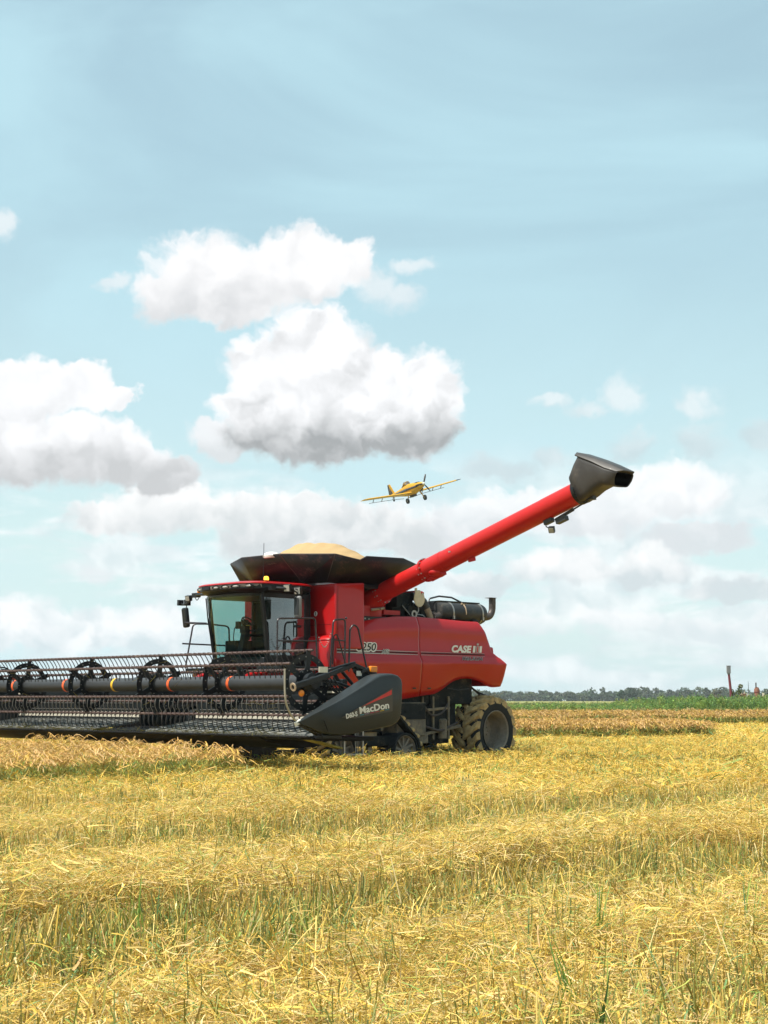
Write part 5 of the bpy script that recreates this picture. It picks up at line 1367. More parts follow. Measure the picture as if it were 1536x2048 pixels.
# ================================================================== FOLIAGE
def raw_mesh(name, verts, quads, tint, material):
    """mesh from numpy arrays: quads (n,4), one tint per vertex"""
    me = bpy.data.meshes.new(name)
    nv, nq = len(verts), len(quads)
    me.vertices.add(nv); me.vertices.foreach_set('co', np.asarray(verts, np.float32).ravel())
    me.loops.add(nq * 4); me.loops.foreach_set('vertex_index', np.asarray(quads, np.int32).ravel())
    me.polygons.add(nq); me.polygons.foreach_set('loop_start', np.arange(0, nq * 4, 4, dtype=np.int32))
    me.update()
    at_ = me.attributes.new('tint', 'FLOAT_COLOR', 'POINT')
    c = np.ones((nv, 4), np.float32); c[:, :3] = tint
    at_.data.foreach_set('color', c.ravel())
    me.materials.append(material)
    me.validate()
    return me
def plant_mat(name, transl=0.3, rnd=0.3, rough=0.6):
    m = bpy.data.materials.new(name); m.use_nodes = True
    t = m.node_tree; t.nodes.clear(); g = NG(t)
    a = g.n('ShaderNodeAttribute', attribute_name='tint')
    ri = g.n('ShaderNodeObjectInfo').outputs['Random']
    c = g.v('SCALE', a.outputs['Color'], None, scale=g.lin(ri, 0, 1, 0.77 * (1 - rnd / 2), 0.77 * (1 + rnd / 2)))
    d = g.n('ShaderNodeBsdfPrincipled'); g.put(d.inputs['Base Color'], c); d.inputs['Roughness'].default_value = rough; d.inputs['Specular IOR Level'].default_value = 0.3
    tr = g.n('ShaderNodeBsdfTranslucent'); g.put(tr.inputs[0], c)
    mx = g.n('ShaderNodeMixShader'); mx.inputs[0].default_value = transl
    t.links.new(d.outputs[0], mx.inputs[1]); t.links.new(tr.outputs[0], mx.inputs[2])
    o = g.n('ShaderNodeOutputMaterial'); t.links.new(mx.outputs[0], o.inputs[0])
    return m
M_LEAF = plant_mat('tree_leaves', 0.22, 0.1)
M_STRAW = plant_mat('straw', 0.25, 0.34)
M_WEED = plant_mat('weed_leaves', 0.3, 0.3)
M_BARK = mat('bark', (0.07, 0.055, 0.045), 0.9, var=0.3)

def leaf_cloud(r, centre, radii, n, size, col, jitter=0.35):
    """leaf-sized quads spread through an ellipsoid, denser near its outside"""
    d = r.normal(size=(n, 3)); d /= np.linalg.norm(d, axis=1)[:, None]
    rad = r.uniform(0.45, 1.0, n) ** 0.5
    p = np.array(centre) + d * rad[:, None] * np.array(radii)
    nn = r.normal(size=(n, 3)); nn /= np.linalg.norm(nn, axis=1)[:, None]
    a = np.cross(nn, r.normal(size=(n, 3))); a /= np.linalg.norm(a, axis=1)[:, None]
    b = np.cross(nn, a)
    s = size * r.uniform(0.6, 1.3, n)[:, None]
    v = np.stack([p - a * s, p + b * s * 0.55, p + a * s, p - b * s * 0.55], 1)
    c = np.array(col) * (1 + jitter * r.uniform(-1, 1, (n, 1))) * (1 + 0.15 * r.uniform(-1, 1, (n, 3)))
    return v, c
def tree_arrays(seed, height, width, col, nleaf=900, leaf=0.35):
    r = np.random.default_rng(seed)
    V_, C_ = [], []
    nb = 11
    for k in range(nb):
        a = 2 * math.pi * k / nb + r.uniform(-0.4, 0.4); q = r.uniform(0.1, 0.75)
        c = (math.cos(a) * q * width / 2, math.sin(a) * q * width / 2, height * r.uniform(0.42, 0.86))
        rr = width * r.uniform(0.16, 0.27)
        shade = r.uniform(0.75, 1.25)
        v, cc = leaf_cloud(r, c, (rr, rr, rr * 0.8), nleaf // nb, leaf, np.array(col) * shade)
        V_.append(v); C_.append(cc)
    v, cc = leaf_cloud(r, (0, 0, height * 0.8), (width * 0.25, width * 0.25, height * 0.2), nleaf // 8, leaf, col)
    V_.append(v); C_.append(cc)
    v, cc = leaf_cloud(r, (0, 0, height * 0.25), (width * 0.45, width * 0.45, height * 0.25), nleaf // 6, leaf, np.array(col) * 0.9)
    V_.append(v); C_.append(cc)
    v = np.concatenate(V_); c = np.concatenate(C_)
    return v, np.repeat(c[:, None, :], 4, 1)
def link_mesh(name, me, parent=None):
    o = bpy.data.objects.new(name, me); COL.objects.link(o)
    if parent: o.parent = parent
    return o
def tree(loc, height, width, col, seed, label, name='tree'):
    e = empty(name, loc); tag(e, label, 'tree')
    v, c = tree_arrays(seed, height, width, col, 1500, 0.30)
    n = len(v); link_mesh('crown', raw_mesh('crown', v.reshape(-1, 3), np.arange(n * 4).reshape(-1, 4), c.reshape(-1, 3), M_LEAF), e)
    mb = MB(); mb.tube([(0, 0, 0), (0.1, 0, height * 0.35), (0.0, 0.1, height * 0.75)], [0.28, 0.2, 0.06], 8)
    for k in range(5):
        a = k * 1.3; mb.tube([(0.05, 0, height * (0.3 + 0.07 * k)), (math.cos(a) * width * 0.3, math.sin(a) * width * 0.3, height * (0.55 + 0.06 * k))], [0.11, 0.03], 6)
    mb.build('trunk', M_BARK, e)
G_TREE = (0.062, 0.095, 0.036)
# the far wood: one mass along the horizon
V_, C_ = [], []
rt = np.random.default_rng(21)
xs_ = np.arange(-330, 340, 3.6)
for row, (yy, hh) in enumerate(((985, 5.6), (1010, 6.6), (1040, 7.4))):
    for i, x in enumerate(xs_):
        hgt = hh * (1 + 0.22 * math.sin(x * 0.035 + row) + 0.12 * math.sin(x * 0.11 + 2 * row)) * rt.uniform(0.62, 1.2)
        col = np.array(G_TREE) * rt.uniform(0.75, 1.2) * np.array([rt.uniform(0.9, 1.25), 1, rt.uniform(0.9, 1.15)])
        v, c = tree_arrays(1000 + i * 3 + row, hgt, rt.uniform(5.5, 9.0), col, 170, 0.85)
        v = v + np.array([x + rt.uniform(-1.5, 1.5), yy + rt.uniform(-8, 8), -0.3])
        V_.append(v); C_.append(c)
v = np.concatenate(V_); c = np.concatenate(C_)
wd = link_mesh('distant_wood', raw_mesh('distant_wood', v.reshape(-1, 3), np.arange(len(v) * 4).reshape(-1, 4), c.reshape(-1, 3), M_LEAF))
tag(wd, 'long low wood of dark green trees along the horizon behind the fields', 'wood', kind='stuff')
tree((154 * 0.75 * 0.995 - 7.6, 700, 0), 5.6, 4.4, (0.040, 0.085, 0.030), 5, 'small dark green tree left of the taller spreading tree before the far wood')
tree((112.0, 700, 0), 6.5, 7.2, (0.055, 0.090, 0.040), 8, 'spreading taller tree standing out before the far wood right of the small dark tree')
tree((150.0, 700, 0), 6.0, 6.0, (0.13, 0.13, 0.05), 13, 'pale yellowish green tree before the far wood left of the rust red post')
# leaning plant beside the post
lp = empty('climbing_plant', (34.6, 151.5, 0)); tag(lp, 'leaning green plant smothered in leaves right of the rust red post', 'plant')
r_ = np.random.default_rng(3); V_, C_ = [], []
for (x, z, w_, h_) in ((-0.3, 1.6, 0.35, 0.5), (0.0, 1.9, 0.28, 0.6), (0.2, 2.3, 0.2, 0.4), (0.28, 2.65, 0.22, 0.22), (-0.55, 2.1, 0.2, 0.3), (-0.1, 1.0, 0.5, 0.5)):
    v, c = leaf_cloud(r_, (x, 0, z), (w_, w_, h_), 150, 0.07, (0.11, 0.17, 0.03) if z < 2.4 else (0.17, 0.17, 0.05)); V_.append(v); C_.append(np.repeat(c[:, None], 4, 1))
v = np.concatenate(V_); c = np.concatenate(C_)
link_mesh('leaves', raw_mesh('leaves', v.reshape(-1, 3), np.arange(len(v) * 4).reshape(-1, 4), c.reshape(-1, 3), M_WEED), lp)
MB().tube([(-0.3, 0, 0), (-0.1, 0, 1.4), (0.25, 0, 2.6)], [0.07, 0.05, 0.02], 6).build('stem', M_BARK, lp)

# ================================================================== FIELD
def rowc(x, y): return x * 0.682 - y * 0.731          # position across the harvested rows
def rowa(x, y): return -0.731 * x - 0.682 * y          # position along them
_vn = np.random.default_rng(77).random((256, 256))
def vnoise(x, y):
    xi = np.floor(x).astype(int); yi = np.floor(y).astype(int); fx = x - xi; fy = y - yi
    fx = fx * fx * (3 - 2 * fx); fy = fy * fy * (3 - 2 * fy)
    g_ = lambda a, b: _vn[a % 256, b % 256]
    return (g_(xi, yi) * (1 - fx) + g_(xi + 1, yi) * fx) * (1 - fy) + (g_(xi, yi + 1) * (1 - fx) + g_(xi + 1, yi + 1) * fx) * fy
def sst(x, a, b):
    t = np.clip((x - a) / (b - a), 0, 1); return t * t * (3 - 2 * t)
def bump(c, a, b, s=0.35): return sst(c, a - s, a + s) * (1 - sst(c, b - s, b + s))
def stub_band(x, y):
    """1 where the stubble stands clear of straw"""
    c = rowc(x, y); a = rowa(x, y)
    c = c + 0.55 * (vnoise(a * 0.35 + 9, c * 0.2) - 0.5) + 0.25 * (vnoise(a * 1.3, c * 0.8 + 4) - 0.5)
    b = bump(c, -7.75, -6.35, 0.30) + bump(c, -11.9, -10.6, 0.45) * 0.95 + bump(c, -15.9, -15.2, 0.2) * 0.9 + bump(c, -19.4, -18.9, 0.2) * 0.6 + bump(c, -4.1, -3.5, 0.3) * 0.5
    return np.clip(b, 0, 1)
def mat_h(x, y):
    """height of the straw lying on the ground"""
    c = rowc(x, y); a = rowa(x, y)
    h = 0.05 + 0.24 * bump(c, -10.3, -7.7, 0.25) * (1 - 0.62 * sst(-c, 8.1, 9.9)) + 0.21 * bump(c, -15.2, -12.0, 0.3) * (1 - 0.6 * sst(-c, 12.4, 14.4)) + 0.06 * bump(c, -19.0, -16.0, 0.3) + 0.02 * bump(c, -60, -19.4, 0.3) + 0.05 * bump(c, -6.2, 3, 0.4)
    lump = (vnoise(a * 0.9, c * 1.5) - 0.5) * 0.15 + (vnoise(a * 2.3 + 7, c * 3.1) - 0.5) * 0.13 + (vnoise(x * 5.1, y * 5.1) - 0.5) * 0.05
    h = h + lump * (1 - 0.62 * sst(-c, 15.5, 20))
    h = h * (1 - 0.75 * stub_band(x, y))
    d = np.hypot(x, y)
    return np.maximum(h, 0.0) * (1 - 0.45 * sst(d, 40, 70)) * (1 - sst(d, 140, 190))
# one sheet, fine near the camera and reaching past the horizon
gx = np.concatenate([[-1400, -900, -500, -250, -110, -60, -36], np.arange(-22, 22.01, 0.11), [36, 60, 110, 250, 500, 900, 1400]])
gy = np.concatenate([[-300, -100, -30, -6], np.arange(2.5, 46, 0.11), np.arange(46, 80, 0.6), np.arange(80, 200, 5), [260, 400, 700, 1000, 1350]])
X_, Y_ = np.meshgrid(gx, gy)
Z_ = 0.5 * mat_h(X_, Y_) - 0.02
SB_ = sst(stub_band(X_, Y_), 0.0, 0.3) * (np.hypot(X_, Y_) < 60)
nx_, ny_ = len(gx), len(gy)
ii, jj = np.meshgrid(np.arange(ny_ - 1), np.arange(nx_ - 1), indexing='ij')
q = np.stack([ii * nx_ + jj, ii * nx_ + jj + 1, (ii + 1) * nx_ + jj + 1, (ii + 1) * nx_ + jj], -1).reshape(-1, 4)
M_SOIL = bpy.data.materials.new('field_soil'); M_SOIL.use_nodes = True
g = NG(M_SOIL.node_tree); bs = M_SOIL.node_tree.nodes['Principled BSDF']
pos = g.n('ShaderNodeNewGeometry').outputs['Position']
sx, sy, sz = g.sep(pos)
n1 = g.noise(pos, 2.4, 6, 0.65).outputs[0]; n2 = g.noise(g.v('MULTIPLY', pos, (30, 9, 9)), 1.0, 4, 0.6).outputs[0]
near = g.mix(g.ss(n1, 0.3, 0.7), (0.30, 0.21, 0.07), (0.54, 0.39, 0.13))
near = g.mix(g.ss(n2, 0.45, 0.62), near, (0.64, 0.48, 0.18))
sa_ = g.n('ShaderNodeAttribute', attribute_name='tint').outputs['Fac']
near = g.mix(sa_, near, g.mix(g.ss(n2, 0.5, 0.65), (0.085, 0.062, 0.032), (0.22, 0.16, 0.07)))
nf = g.noise(g.v('MULTIPLY', pos, (0.02, 0.10, 0)), 1.0, 5, 0.6).outputs[0]
far = g.mix(g.ss(nf, 0.42, 0.60), (0.34, 0.29, 0.09), (0.16, 0.20, 0.05))
g.put(bs.inputs['Base Color'], g.v('SCALE', g.mix(g.ss(sy, 75, 105), near, far), None, scale=0.77)); bs.inputs['Roughness'].default_value = 0.95; bs.inputs['Specular IOR Level'].default_value = 0.1
gm = raw_mesh('ground', np.stack([X_, Y_, Z_], -1).reshape(-1, 3), q, np.stack([SB_] * 3, -1).reshape(-1, 3), M_SOIL)
for p in gm.polygons: p.use_smooth = True
ground = link_mesh('ground', gm); tag(ground, kind='structure')

# ---- clumps of straw, stubble, standing rice and weeds
PAL = np.array([(0.82, 0.60, 0.19), (0.72, 0.48, 0.085), (0.86, 0.69, 0.34), (0.56, 0.39, 0.10), (0.79, 0.56, 0.12), (0.70, 0.44, 0.19), (0.50, 0.45, 0.10)])
PAL_G = np.array([(0.80, 0.57, 0.13), (0.74, 0.49, 0.08), (0.84, 0.64, 0.24), (0.60, 0.43, 0.09), (0.78, 0.56, 0.10), (0.72, 0.46, 0.13), (0.54, 0.48, 0.10)])
PAL = PAL * np.array([1.17, 1.14, 1.08]); PAL_G = PAL_G * np.array([1.17, 1.11, 0.97])
GRN = np.array([(0.19, 0.31, 0.06), (0.30, 0.38, 0.08), (0.14, 0.27, 0.10), (0.40, 0.42, 0.09)])
M_STUB = plant_mat('stubble', 0.15, 0.34)
class Clump:
    def __init__(s): s.v = []; s.q = []; s.c = []; s.n = 0
    def ribbon(s, pts, w0, w1, side, c0, c1):
        """flat tapering blade through pts"""
        m = len(pts)
        for i, p in enumerate(pts):
            t = i / (m - 1); w = w0 + (w1 - w0) * t
            s.v += [p - side * w, p + side * w]
            c = c0 + (c1 - c0) * t; s.c += [c, c]
        for i in range(m - 1):
            b = s.n + 2 * i; s.q.append((b, b + 1, b + 3, b + 2))
        s.n += 2 * m
    def mesh(s, name, m): return raw_mesh(name, np.array(s.v), np.array(s.q), np.array(s.c), m)
def laid_straw(seed, n, rad, wk=1.0, lk=1.0, pal=PAL):
    r = np.random.default_rng(seed); cl = Clump()
    for i in range(n):
        a = r.uniform(0, 2 * math.pi)
        d = np.array([math.cos(a), math.sin(a), 0]); ln = (r.uniform(0.04, 0.17) if r.random() < 0.93 else r.uniform(0.17, 0.36)) * lk
        p = np.array([*(r.normal(size=2) * rad * 0.55), r.uniform(0.0, 0.05) + 0.05 * (r.random() ** 3)])
        el = r.normal(0.05, 0.42); cv = r.normal(0, 0.26); sag = r.uniform(-0.15, 0.4)
        sd = np.array([-d[1], d[0], 0]); tw = r.uniform(-1, 1); side = sd * math.cos(tw) + np.array([0, 0, math.sin(tw)])
        pts = []
        for t in (-0.5, -0.17, 0.17, 0.5):
            u_ = t * ln
            pts.append(p + d * u_ + sd * cv * ln * t * t * 2 + np.array([0, 0, u_ * el - sag * ln * t * t + 0.01]))
        w = (r.uniform(0.0011, 0.0026) if r.random() < 0.86 else r.uniform(0.0030, 0.0055)) * wk
        c = pal[r.choice(len(pal), p=[.26, .18, .16, .12, .14, .07, .07])] * r.uniform(0.60, 1.04)
        if r.random() < 0.14: c = GRN[r.integers(4)] * r.uniform(0.9, 1.4)
        cl.ribbon(pts, w, w * 0.7, side, c, c * r.uniform(0.9, 1.1))
    return cl.mesh('straw_clump', M_STRAW)
def stubble(seed, n, rad, hgt=0.31, green=0.35, wk=1.0):
    r = np.random.default_rng(seed); cl = Clump()
    for i in range(n):
        b = np.array([*(r.normal(size=2) * rad * 0.5), -0.02]); h = hgt * r.uniform(0.38, 1.12)
        ln = r.normal(0, 0.26, 2); a = r.uniform(0, math.pi); side = np.array([math.cos(a), math.sin(a), 0])
        pts = [b + np.array([ln[0] * t * h, ln[1] * t * h, t * h]) for t in (0, 0.4, 0.75, 1.0)]
        w = r.uniform(0.0022, 0.0042) * wk
        c1 = PAL[r.integers(5)] * r.uniform(0.5, 0.95); c0 = c1 * 0.9
        if r.random() < green: c0 = GRN[r.integers(4)] * r.uniform(0.6, 1.0); c1 = (c0 * 0.75 + PAL[r.integers(5)] * 0.25)
        cl.ribbon(pts, w, w * 0.85, side, c0, c1)
        if r.random() < 0.30:
            a = r.uniform(0, 2 * math.pi); d = np.array([math.cos(a), math.sin(a), 0]); L_ = r.uniform(0.08, 0.22); s0 = b + np.array([ln[0] * h * 0.6, ln[1] * h * 0.6, h * 0.6])
            pts = [s0 + d * L_ * t + np.array([0, 0, L_ * (0.9 * t - 1.2 * t * t)]) for t in (0, 0.35, 0.7, 1)]
            c = (GRN[r.integers(4)] if r.random() < green * 1.3 else PAL[r.integers(6)]) * r.uniform(0.8, 1.15)
            cl.ribbon(pts, 0.0045 * wk, 0.0015 * wk, np.array([-d[1], d[0], 0]), c, c * 1.05)
    return cl.mesh('stubble_clump', M_STUB)
def green_tuft(seed, n, hgt=0.34):
    r = np.random.default_rng(seed); cl = Clump()
    for i in range(n):
        a = r.uniform(0, 2 * math.pi); d = np.array([math.cos(a), math.sin(a), 0]); h = hgt * r.uniform(0.5, 1.1); sp_ = r.uniform(0.05, 0.55)
        b = np.array([*(r.normal(size=2) * 0.03), 0])
        pts = [b + d * sp_ * h * t ** 1.6 + np.array([0, 0, h * (t - 0.25 * sp_ * t * t)]) for t in (0, 0.3, 0.6, 0.85, 1)]
        c = np.array([(0.13, 0.23, 0.04), (0.20, 0.31, 0.05), (0.30, 0.36, 0.07), (0.10, 0.20, 0.07)][r.integers(4)]) * r.uniform(0.8, 1.2)
        cl.ribbon(pts, 0.006, 0.0012, np.array([-d[1], d[0], 0]), c, c * 1.15)
    return cl.mesh('green_tuft', M_STRAW)
def rice(seed, n, rad, hgt=0.60, wk=1.0, k_=1.0):
    r = np.random.default_rng(seed); cl = Clump()
    for i in range(n):
        b = np.array([*(r.normal(size=2) * rad * 0.5), 0]); h = hgt * r.uniform(0.78, 1.06); a = r.uniform(0, 2 * math.pi); d = np.array([math.cos(a), math.sin(a), 0]); lean = r.uniform(0.02, 0.22); sd = np.array([-d[1], d[0], 0])
        stem = lambda t: b + d * lean * h * t * t + np.array([0, 0, h * t])
        c0 = np.array((0.34, 0.27, 0.08)) * r.uniform(0.7, 1.2); c1 = np.array((0.50, 0.40, 0.11)) * r.uniform(0.8, 1.15)
        cl.ribbon([stem(t) for t in (0, 0.45, 0.9)], 0.003 * wk, 0.002 * wk, sd, c0, c1)
        # drooping ear
        top = stem(0.9); e = r.uniform(0.14, 0.24); cp = np.array([(0.74, 0.46, 0.15), (0.70, 0.46, 0.11), (0.76, 0.50, 0.22)][r.integers(3)]) * r.uniform(0.8, 1.15) * k_
        pts = [top + d * e * (0.15 * t + 0.75 * t * t) + np.array([0, 0, e * (0.85 * t - 1.05 * t * t)]) for t in (0, 0.35, 0.7, 1.0)]
        for q in range(2): cl.ribbon([p + r.normal(size=3) * 0.008 for p in pts], 0.004 * wk, 0.007 * wk, (sd if q else np.array([0, 0, 1.0]) * 0.8 + sd * 0.3), cp, cp * r.uniform(0.85, 1.15))
        for q in range(3):
            a2 = r.uniform(0, 2 * math.pi); d2 = np.array([math.cos(a2), math.sin(a2), 0]); s0 = stem(r.uniform(0.15, 0.7)); L_ = r.uniform(0.18, 0.40)
            pts = [s0 + d2 * L_ * 0.7 * t + np.array([0, 0, L_ * (1.0 * t - 0.85 * t * t)]) for t in (0, 0.3, 0.65, 1)]
            c = (GRN[r.integers(4)] * 1.25 if r.random() < 0.62 else np.array((0.55, 0.42, 0.10))) * r.uniform(0.75, 1.25)
            cl.ribbon(pts, 0.0055 * wk, 0.0012 * wk, np.array([-d2[1], d2[0], 0]), c, c)
    return cl.mesh('rice_clump', M_STRAW)
def weed(seed, hgt, col, n=130, leaf=0.05):
    r = np.random.default_rng(seed); V_, C_ = [], []
    for k in range(5):
        a = r.uniform(0, 6.28); q = r.uniform(0, 0.25) * hgt
        v, c = leaf_cloud(r, (math.cos(a) * q, math.sin(a) * q, hgt * r.uniform(0.25, 0.85)), (0.17 * hgt, 0.17 * hgt, 0.24 * hgt), n // 5, leaf, np.array(col) * r.uniform(0.75, 1.25)); V_.append(v); C_.append(np.repeat(c[:, None], 4, 1))
    v = np.concatenate(V_); c = np.concatenate(C_)
    return raw_mesh('weed_clump', v.reshape(-1, 3), np.arange(len(v) * 4).reshape(-1, 4), c.reshape(-1, 3), M_WEED)

def scatter(name, label, cat, pts, variants, sc_lo, sc_hi, tilt, seed, scz=None):
    """countless small plants: one object, clumps set out on a cloud of points"""
    r = np.random.default_rng(seed); n = len(pts)
    src = bpy.data.collections.new(name + '_clumps')
    for k, me in enumerate(variants):
        o = bpy.data.objects.new(f'{name}_clump', me); src.objects.link(o)
    me = bpy.data.meshes.new(name); me.vertices.add(n); me.vertices.foreach_set('co', np.asarray(pts, np.float32).ravel())
    rot = np.stack([r.normal(0, tilt, n), r.normal(0, tilt, n), r.uniform(0, 2 * math.pi, n)], -1).astype(np.float32)
    s_ = r.uniform(sc_lo, sc_hi, n).astype(np.float32); sv = np.stack([s_, s_, s_ * (r.uniform(0.85, 1.15, n) if scz is None else scz)], -1).astype(np.float32)
    me.attributes.new('rot', 'FLOAT_VECTOR', 'POINT').data.foreach_set('vector', rot.ravel())
    me.attributes.new('scl', 'FLOAT_VECTOR', 'POINT').data.foreach_set('vector', sv.ravel())
    me.attributes.new('pick', 'INT', 'POINT').data.foreach_set('value', r.integers(0, len(variants), n).astype(np.int32))
    o = link_mesh(name, me)
    ng = bpy.data.node_groups.new(name + '_scatter', 'GeometryNodeTree')
    ng.interface.new_socket('Geometry', in_out='INPUT', socket_type='NodeSocketGeometry'); ng.interface.new_socket('Geometry', in_out='OUTPUT', socket_type='NodeSocketGeometry')
    N_ = ng.nodes; L_ = ng.links
    gi = N_.new('NodeGroupInput'); go = N_.new('NodeGroupOutput'); ip = N_.new('GeometryNodeInstanceOnPoints'); ci = N_.new('GeometryNodeCollectionInfo')
    ci.inputs['Collection'].default_value = src; ci.inputs['Separate Children'].default_value = True; ci.inputs['Reset Children'].default_value = True
    def attr(nm, dt):
        a = N_.new('GeometryNodeInputNamedAttribute'); a.data_type = dt; a.inputs['Name'].default_value = nm; return a.outputs['Attribute']
    e2r = N_.new('FunctionNodeEulerToRotation')
    L_.new(gi.outputs[0], ip.inputs['Points']); L_.new(ci.outputs[0], ip.inputs['Instance']); ip.inputs['Pick Instance'].default_value = True
    L_.new(attr('pick', 'INT'), ip.inputs['Instance Index']); L_.new(attr('rot', 'FLOAT_VECTOR'), e2r.inputs[0]); L_.new(e2r.outputs[0], ip.inputs['Rotation']); L_.new(attr('scl', 'FLOAT_VECTOR'), ip.inputs['Scale'])
    L_.new(ip.outputs[0], go.inputs[0])
    md = o.modifiers.new('scatter', 'NODES'); md.node_group = ng
    tag(o, label, cat, kind='stuff')
    return o
def wedge(y0, y1, dens, seed, half=0.30, pad=4.5):
    """random ground points across the view between two distances, with room to either side"""
    r = np.random.default_rng(seed)
    w1 = half * y1 + pad; n = int(dens * (y1 - y0) * 2 * w1)
    x = r.uniform(-w1, w1, n); y = r.uniform(y0, y1, n)
    k = np.abs(x) < half * y + pad
    return x[k], y[k], r
def in_crop(x, y):
    e = 0.35 * (vnoise(x * 0.9 + 40, y * 0.9) - 0.5)
    l = rowc(x, y) + 26.59; f = rowa(x, y) + 23.09
    return (f > 6.05 + e) & (l < 4.75 + e + 0.18 * (f - 6))
def under_machine(x, y):
    l = rowc(x, y) + 26.59; f = rowa(x, y) + 23.09
    return (np.abs(l) < 1.75) & (f > -1.3) & (f < 1.6) | (np.abs(np.abs(l) - 1.24) < 0.40) & (np.abs(f + 3.78) < 0.35)

SV = [laid_straw(s, 215, 0.40, 0.92, 0.85) for s in range(7)]
SVF = [laid_straw(20 + s, 130, 0.55, 2.0, 1.15, PAL_G) for s in range(5)]
SVFF = [laid_straw(30 + s, 80, 0.9, 4.0, 1.4, PAL_G) for s in range(4)]
P_ = []
def straw_pts(y0, y1, dens, seed, fin=None, fout=None):
    x, y, r = wedge(y0, y1, dens, seed)
    u_ = r.random(len(x)); d_ = np.hypot(x, y); kk = np.ones(len(x), bool)
    if fin: kk &= u_ < sst(d_, *fin)
    if fout: kk &= u_ > sst(d_, *fout)
    x, y = x[kk], y[kk]
    k = (r.random(len(x)) > 0.84 * stub_band(x, y) * (1 - sst(mat_h(x, y), 0.07, 0.14))) & ~in_crop(x, y) & ~under_machine(x, y)
    x, y = x[k], y[k]
    h_ = mat_h(x, y)
    return np.stack([x, y, h_ * r.uniform(0.6, 1.0, len(x)) + r.uniform(-0.01, 0.025, len(x))], -1)
scatter('loose_straw', 'pale golden rice straw lying in a tangled mat over the near field', 'straw', straw_pts(4.5, 25, 24, 1, None, (14, 25)), SV, 0.8, 1.25, 0.16, 1)
scatter('straw_mat', 'golden rice straw lying over the middle of the field around the harvester', 'straw', straw_pts(13, 56, 9.0, 2, (13, 24), (42, 56)), SVF, 0.8, 1.2, 0.13, 2)
scatter('field_straw', 'golden straw over the cut field beyond the harvester', 'straw', straw_pts(40, 92, 1.9, 3, (40, 54)), SVFF, 0.8, 1.2, 0.06, 3)
TV = [stubble(50 + s, 24, 0.17, 0.31, (0.55, 0.15, 0.38, 0.2, 0.42, 0.25)[s]) for s in range(6)]
TVF = [stubble(60 + s, 18, 0.26, 0.27, (0.7, 0.3, 0.5, 0.4)[s], 2.0) for s in range(4)]
def stub_pts(y0, y1, dens, base, seed):
    x, y, r = wedge(y0, y1, dens, seed)
    k = (r.random(len(x)) < base + (1 - base) * stub_band(x, y)) & ~in_crop(x, y) & ~under_machine(x, y)
    x, y = x[k], y[k]
    return np.stack([x, y, np.zeros(len(x)) + 0.0 + 0.25 * mat_h(x, y)], -1)
scatter('stubble', 'cut rice stubble standing in strips between the straw rows', 'stubble', stub_pts(4.5, 20, 38, 0.16, 4), TV, 0.85, 1.15, 0.07, 4)
scatter('far_stubble', 'cut rice stubble showing through the straw around the harvester', 'stubble', stub_pts(20, 46, 12, 0.22, 5), TVF, 0.8, 1.1, 0.08, 5)
x, y, r = wedge(4.5, 34, 5.0, 6)
k = (r.random(len(x)) < 0.10 + 0.8 * stub_band(x, y)) & (vnoise(x * 0.6 + 3, y * 0.6) > 0.42) & ~in_crop(x, y) & ~under_machine(x, y)
scatter('green_blades', 'fresh green blades growing up through the stubble', 'grass', np.stack([x[k], y[k], 0.3 * mat_h(x[k], y[k])], -1), [green_tuft(70 + s, 9) for s in range(5)], 0.7, 1.25, 0.12, 6)

# ---- standing rice: the uncut piece under the header, strips beyond
RV = [rice(80 + s, 16, 0.20) for s in range(6)]
r = np.random.default_rng(8)
n = 16000; x = r.uniform(-26, -1, n); y = r.uniform(20, 64, n)
k = in_crop(x, y) & (np.abs(x) < 0.30 * y + 5)
edge = rowc(x, y) + 26.59 > 2.6
k &= edge | (r.random(n) < 0.55)
scatter('standing_rice', 'uncut ripe rice standing under the header with pinkish gold ears', 'rice', np.stack([x[k], y[k], np.zeros(k.sum())], -1), RV, 0.85, 1.08, 0.05, 8)
RVF = [rice(90 + s, 14, 0.32, 0.62, 2.0, 0.9) for s in range(5)]
n = 9000; x = r.uniform(-30, 11.6, n); y = r.uniform(51.5, 61.5, n)
k = (y > 51.6 + 0.28 * np.maximum(0, x - 4) + 0.5 * (vnoise(x * 0.7, y * 0.3) - 0.5)) & (x < 11.6 - 0.25 * (61 - y) * 0 + 0.8 * (vnoise(y * 0.8, x * 0.2) - 0.5)) & (x > -8)
scatter('rice_strip', 'uncut strip of ripe rice standing behind the rear wheel of the harvester', 'rice', np.stack([x[k], y[k], np.zeros(k.sum())], -1), RVF, 0.85, 1.05, 0.05, 9)
RVG = [rice(100 + s, 14, 0.5, 0.70, 3.2, 0.85) for s in range(4)]
n = 5000; x = r.uniform(6, 40, n); y = r.uniform(82, 96, n)
k = (y > 84 - 0.03 * x + 1.5 * (vnoise(x * 0.4, y * 0.2) - 0.5)) & (vnoise(x * 0.25 + 11, y * 0.25) > 0.18)
scatter('far_rice_strip', 'far uncut strip of brownish rice before the green weeds', 'rice', np.stack([x[k], y[k], np.zeros(k.sum())], -1), RVG, 0.8, 1.08, 0.05, 10)
n = 2600; x = r.uniform(15.5, 23.5, n); y = r.uniform(148, 170, n)
scatter('golden_patch', 'small golden patch of ripe rice among the far green weeds', 'rice', np.stack([x, y, np.zeros(n)], -1), RVG, 0.8, 1.0, 0.05, 11)

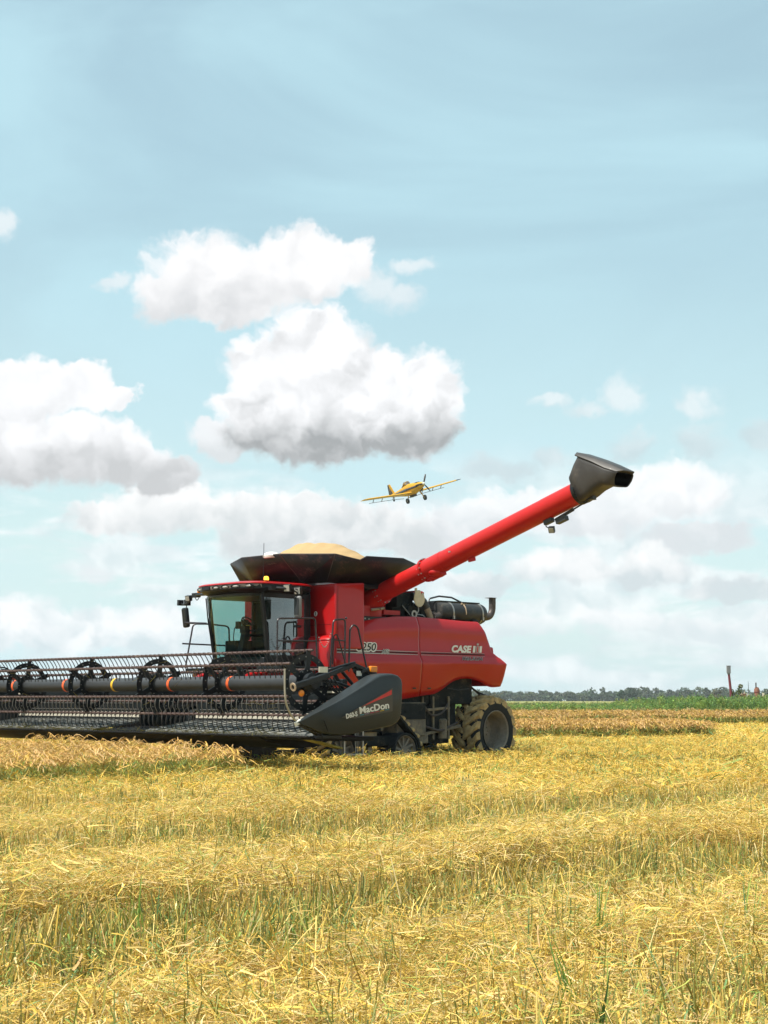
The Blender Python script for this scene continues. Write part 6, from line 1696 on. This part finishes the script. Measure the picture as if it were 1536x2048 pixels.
# ---- weeds on the far bank
GW = [weed(110 + s, 1.0, c) for s, c in enumerate(((0.20, 0.33, 0.07), (0.27, 0.38, 0.08), (0.16, 0.29, 0.08), (0.34, 0.40, 0.10)))]
n = 3400; x = r.uniform(2, 56, n); y = r.uniform(122, 150, n)
hgt = 0.88 + 0.62 * sst(x, 17, 27) + 0.5 * (vnoise(x * 0.35, y * 0.2) - 0.5)
k = (vnoise(x * 0.3 + 5, y * 0.3) > 0.25 - 0.2 * sst(x, 15, 25)) & ((y < 146))
scatter('weed_bank', 'bright green weeds covering the far bank before the rust red post', 'weeds', np.stack([x[k], y[k], np.zeros(k.sum())], -1), GW, 0.95, 1.15, 0.08, 12, scz=hgt[k].astype(np.float32))
GL = [weed(120 + s, 0.55, c, 90, 0.05) for s, c in enumerate(((0.20, 0.24, 0.06), (0.28, 0.27, 0.08), (0.14, 0.20, 0.06)))]
n = 7000; x = r.uniform(-10, 60, n); y = r.uniform(96, 124, n)
k = vnoise(x * 0.12 + 2, y * 0.35) > 0.36
scatter('field_weeds', 'low yellowish green weeds across the field beyond the rice strips', 'weeds', np.stack([x[k], y[k], np.zeros(k.sum())], -1), GL, 0.8, 1.3, 0.1, 13)
n = 9000; x = r.uniform(-75, 120, n); y = r.uniform(170, 330, n)
k = vnoise(x * 0.05 + 2, y * 0.08) > 0.40
scatter('far_weeds', 'far green scrub before the wood on the horizon', 'weeds', np.stack([x[k], y[k], np.zeros(k.sum())], -1), GL, 0.8, 1.5, 0.1, 14)

# ------------------------------------------------------------------ summer haze: even pale air over the whole place
M_HAZE = bpy.data.materials.new('haze'); M_HAZE.use_nodes = True
ht = M_HAZE.node_tree; ht.nodes.clear()
hv = ht.nodes.new('ShaderNodeVolumePrincipled'); hv.inputs['Color'].default_value = (0.86, 0.93, 1.0, 1); hv.inputs['Density'].default_value = 0.00016; hv.inputs['Anisotropy'].default_value = 0.2
hm_ = ht.nodes.new('ShaderNodeOutputMaterial'); ht.links.new(hv.outputs[0], hm_.inputs['Volume'])
hz_o = MB().span((-1500, -400, -1.0), (1500, 1450, 36)).build('haze', M_HAZE, None, smooth=0)
tag(hz_o, kind='stuff'); hz_o['label'] = 'thin pale summer haze in the air over the fields'; hz_o['category'] = 'haze'
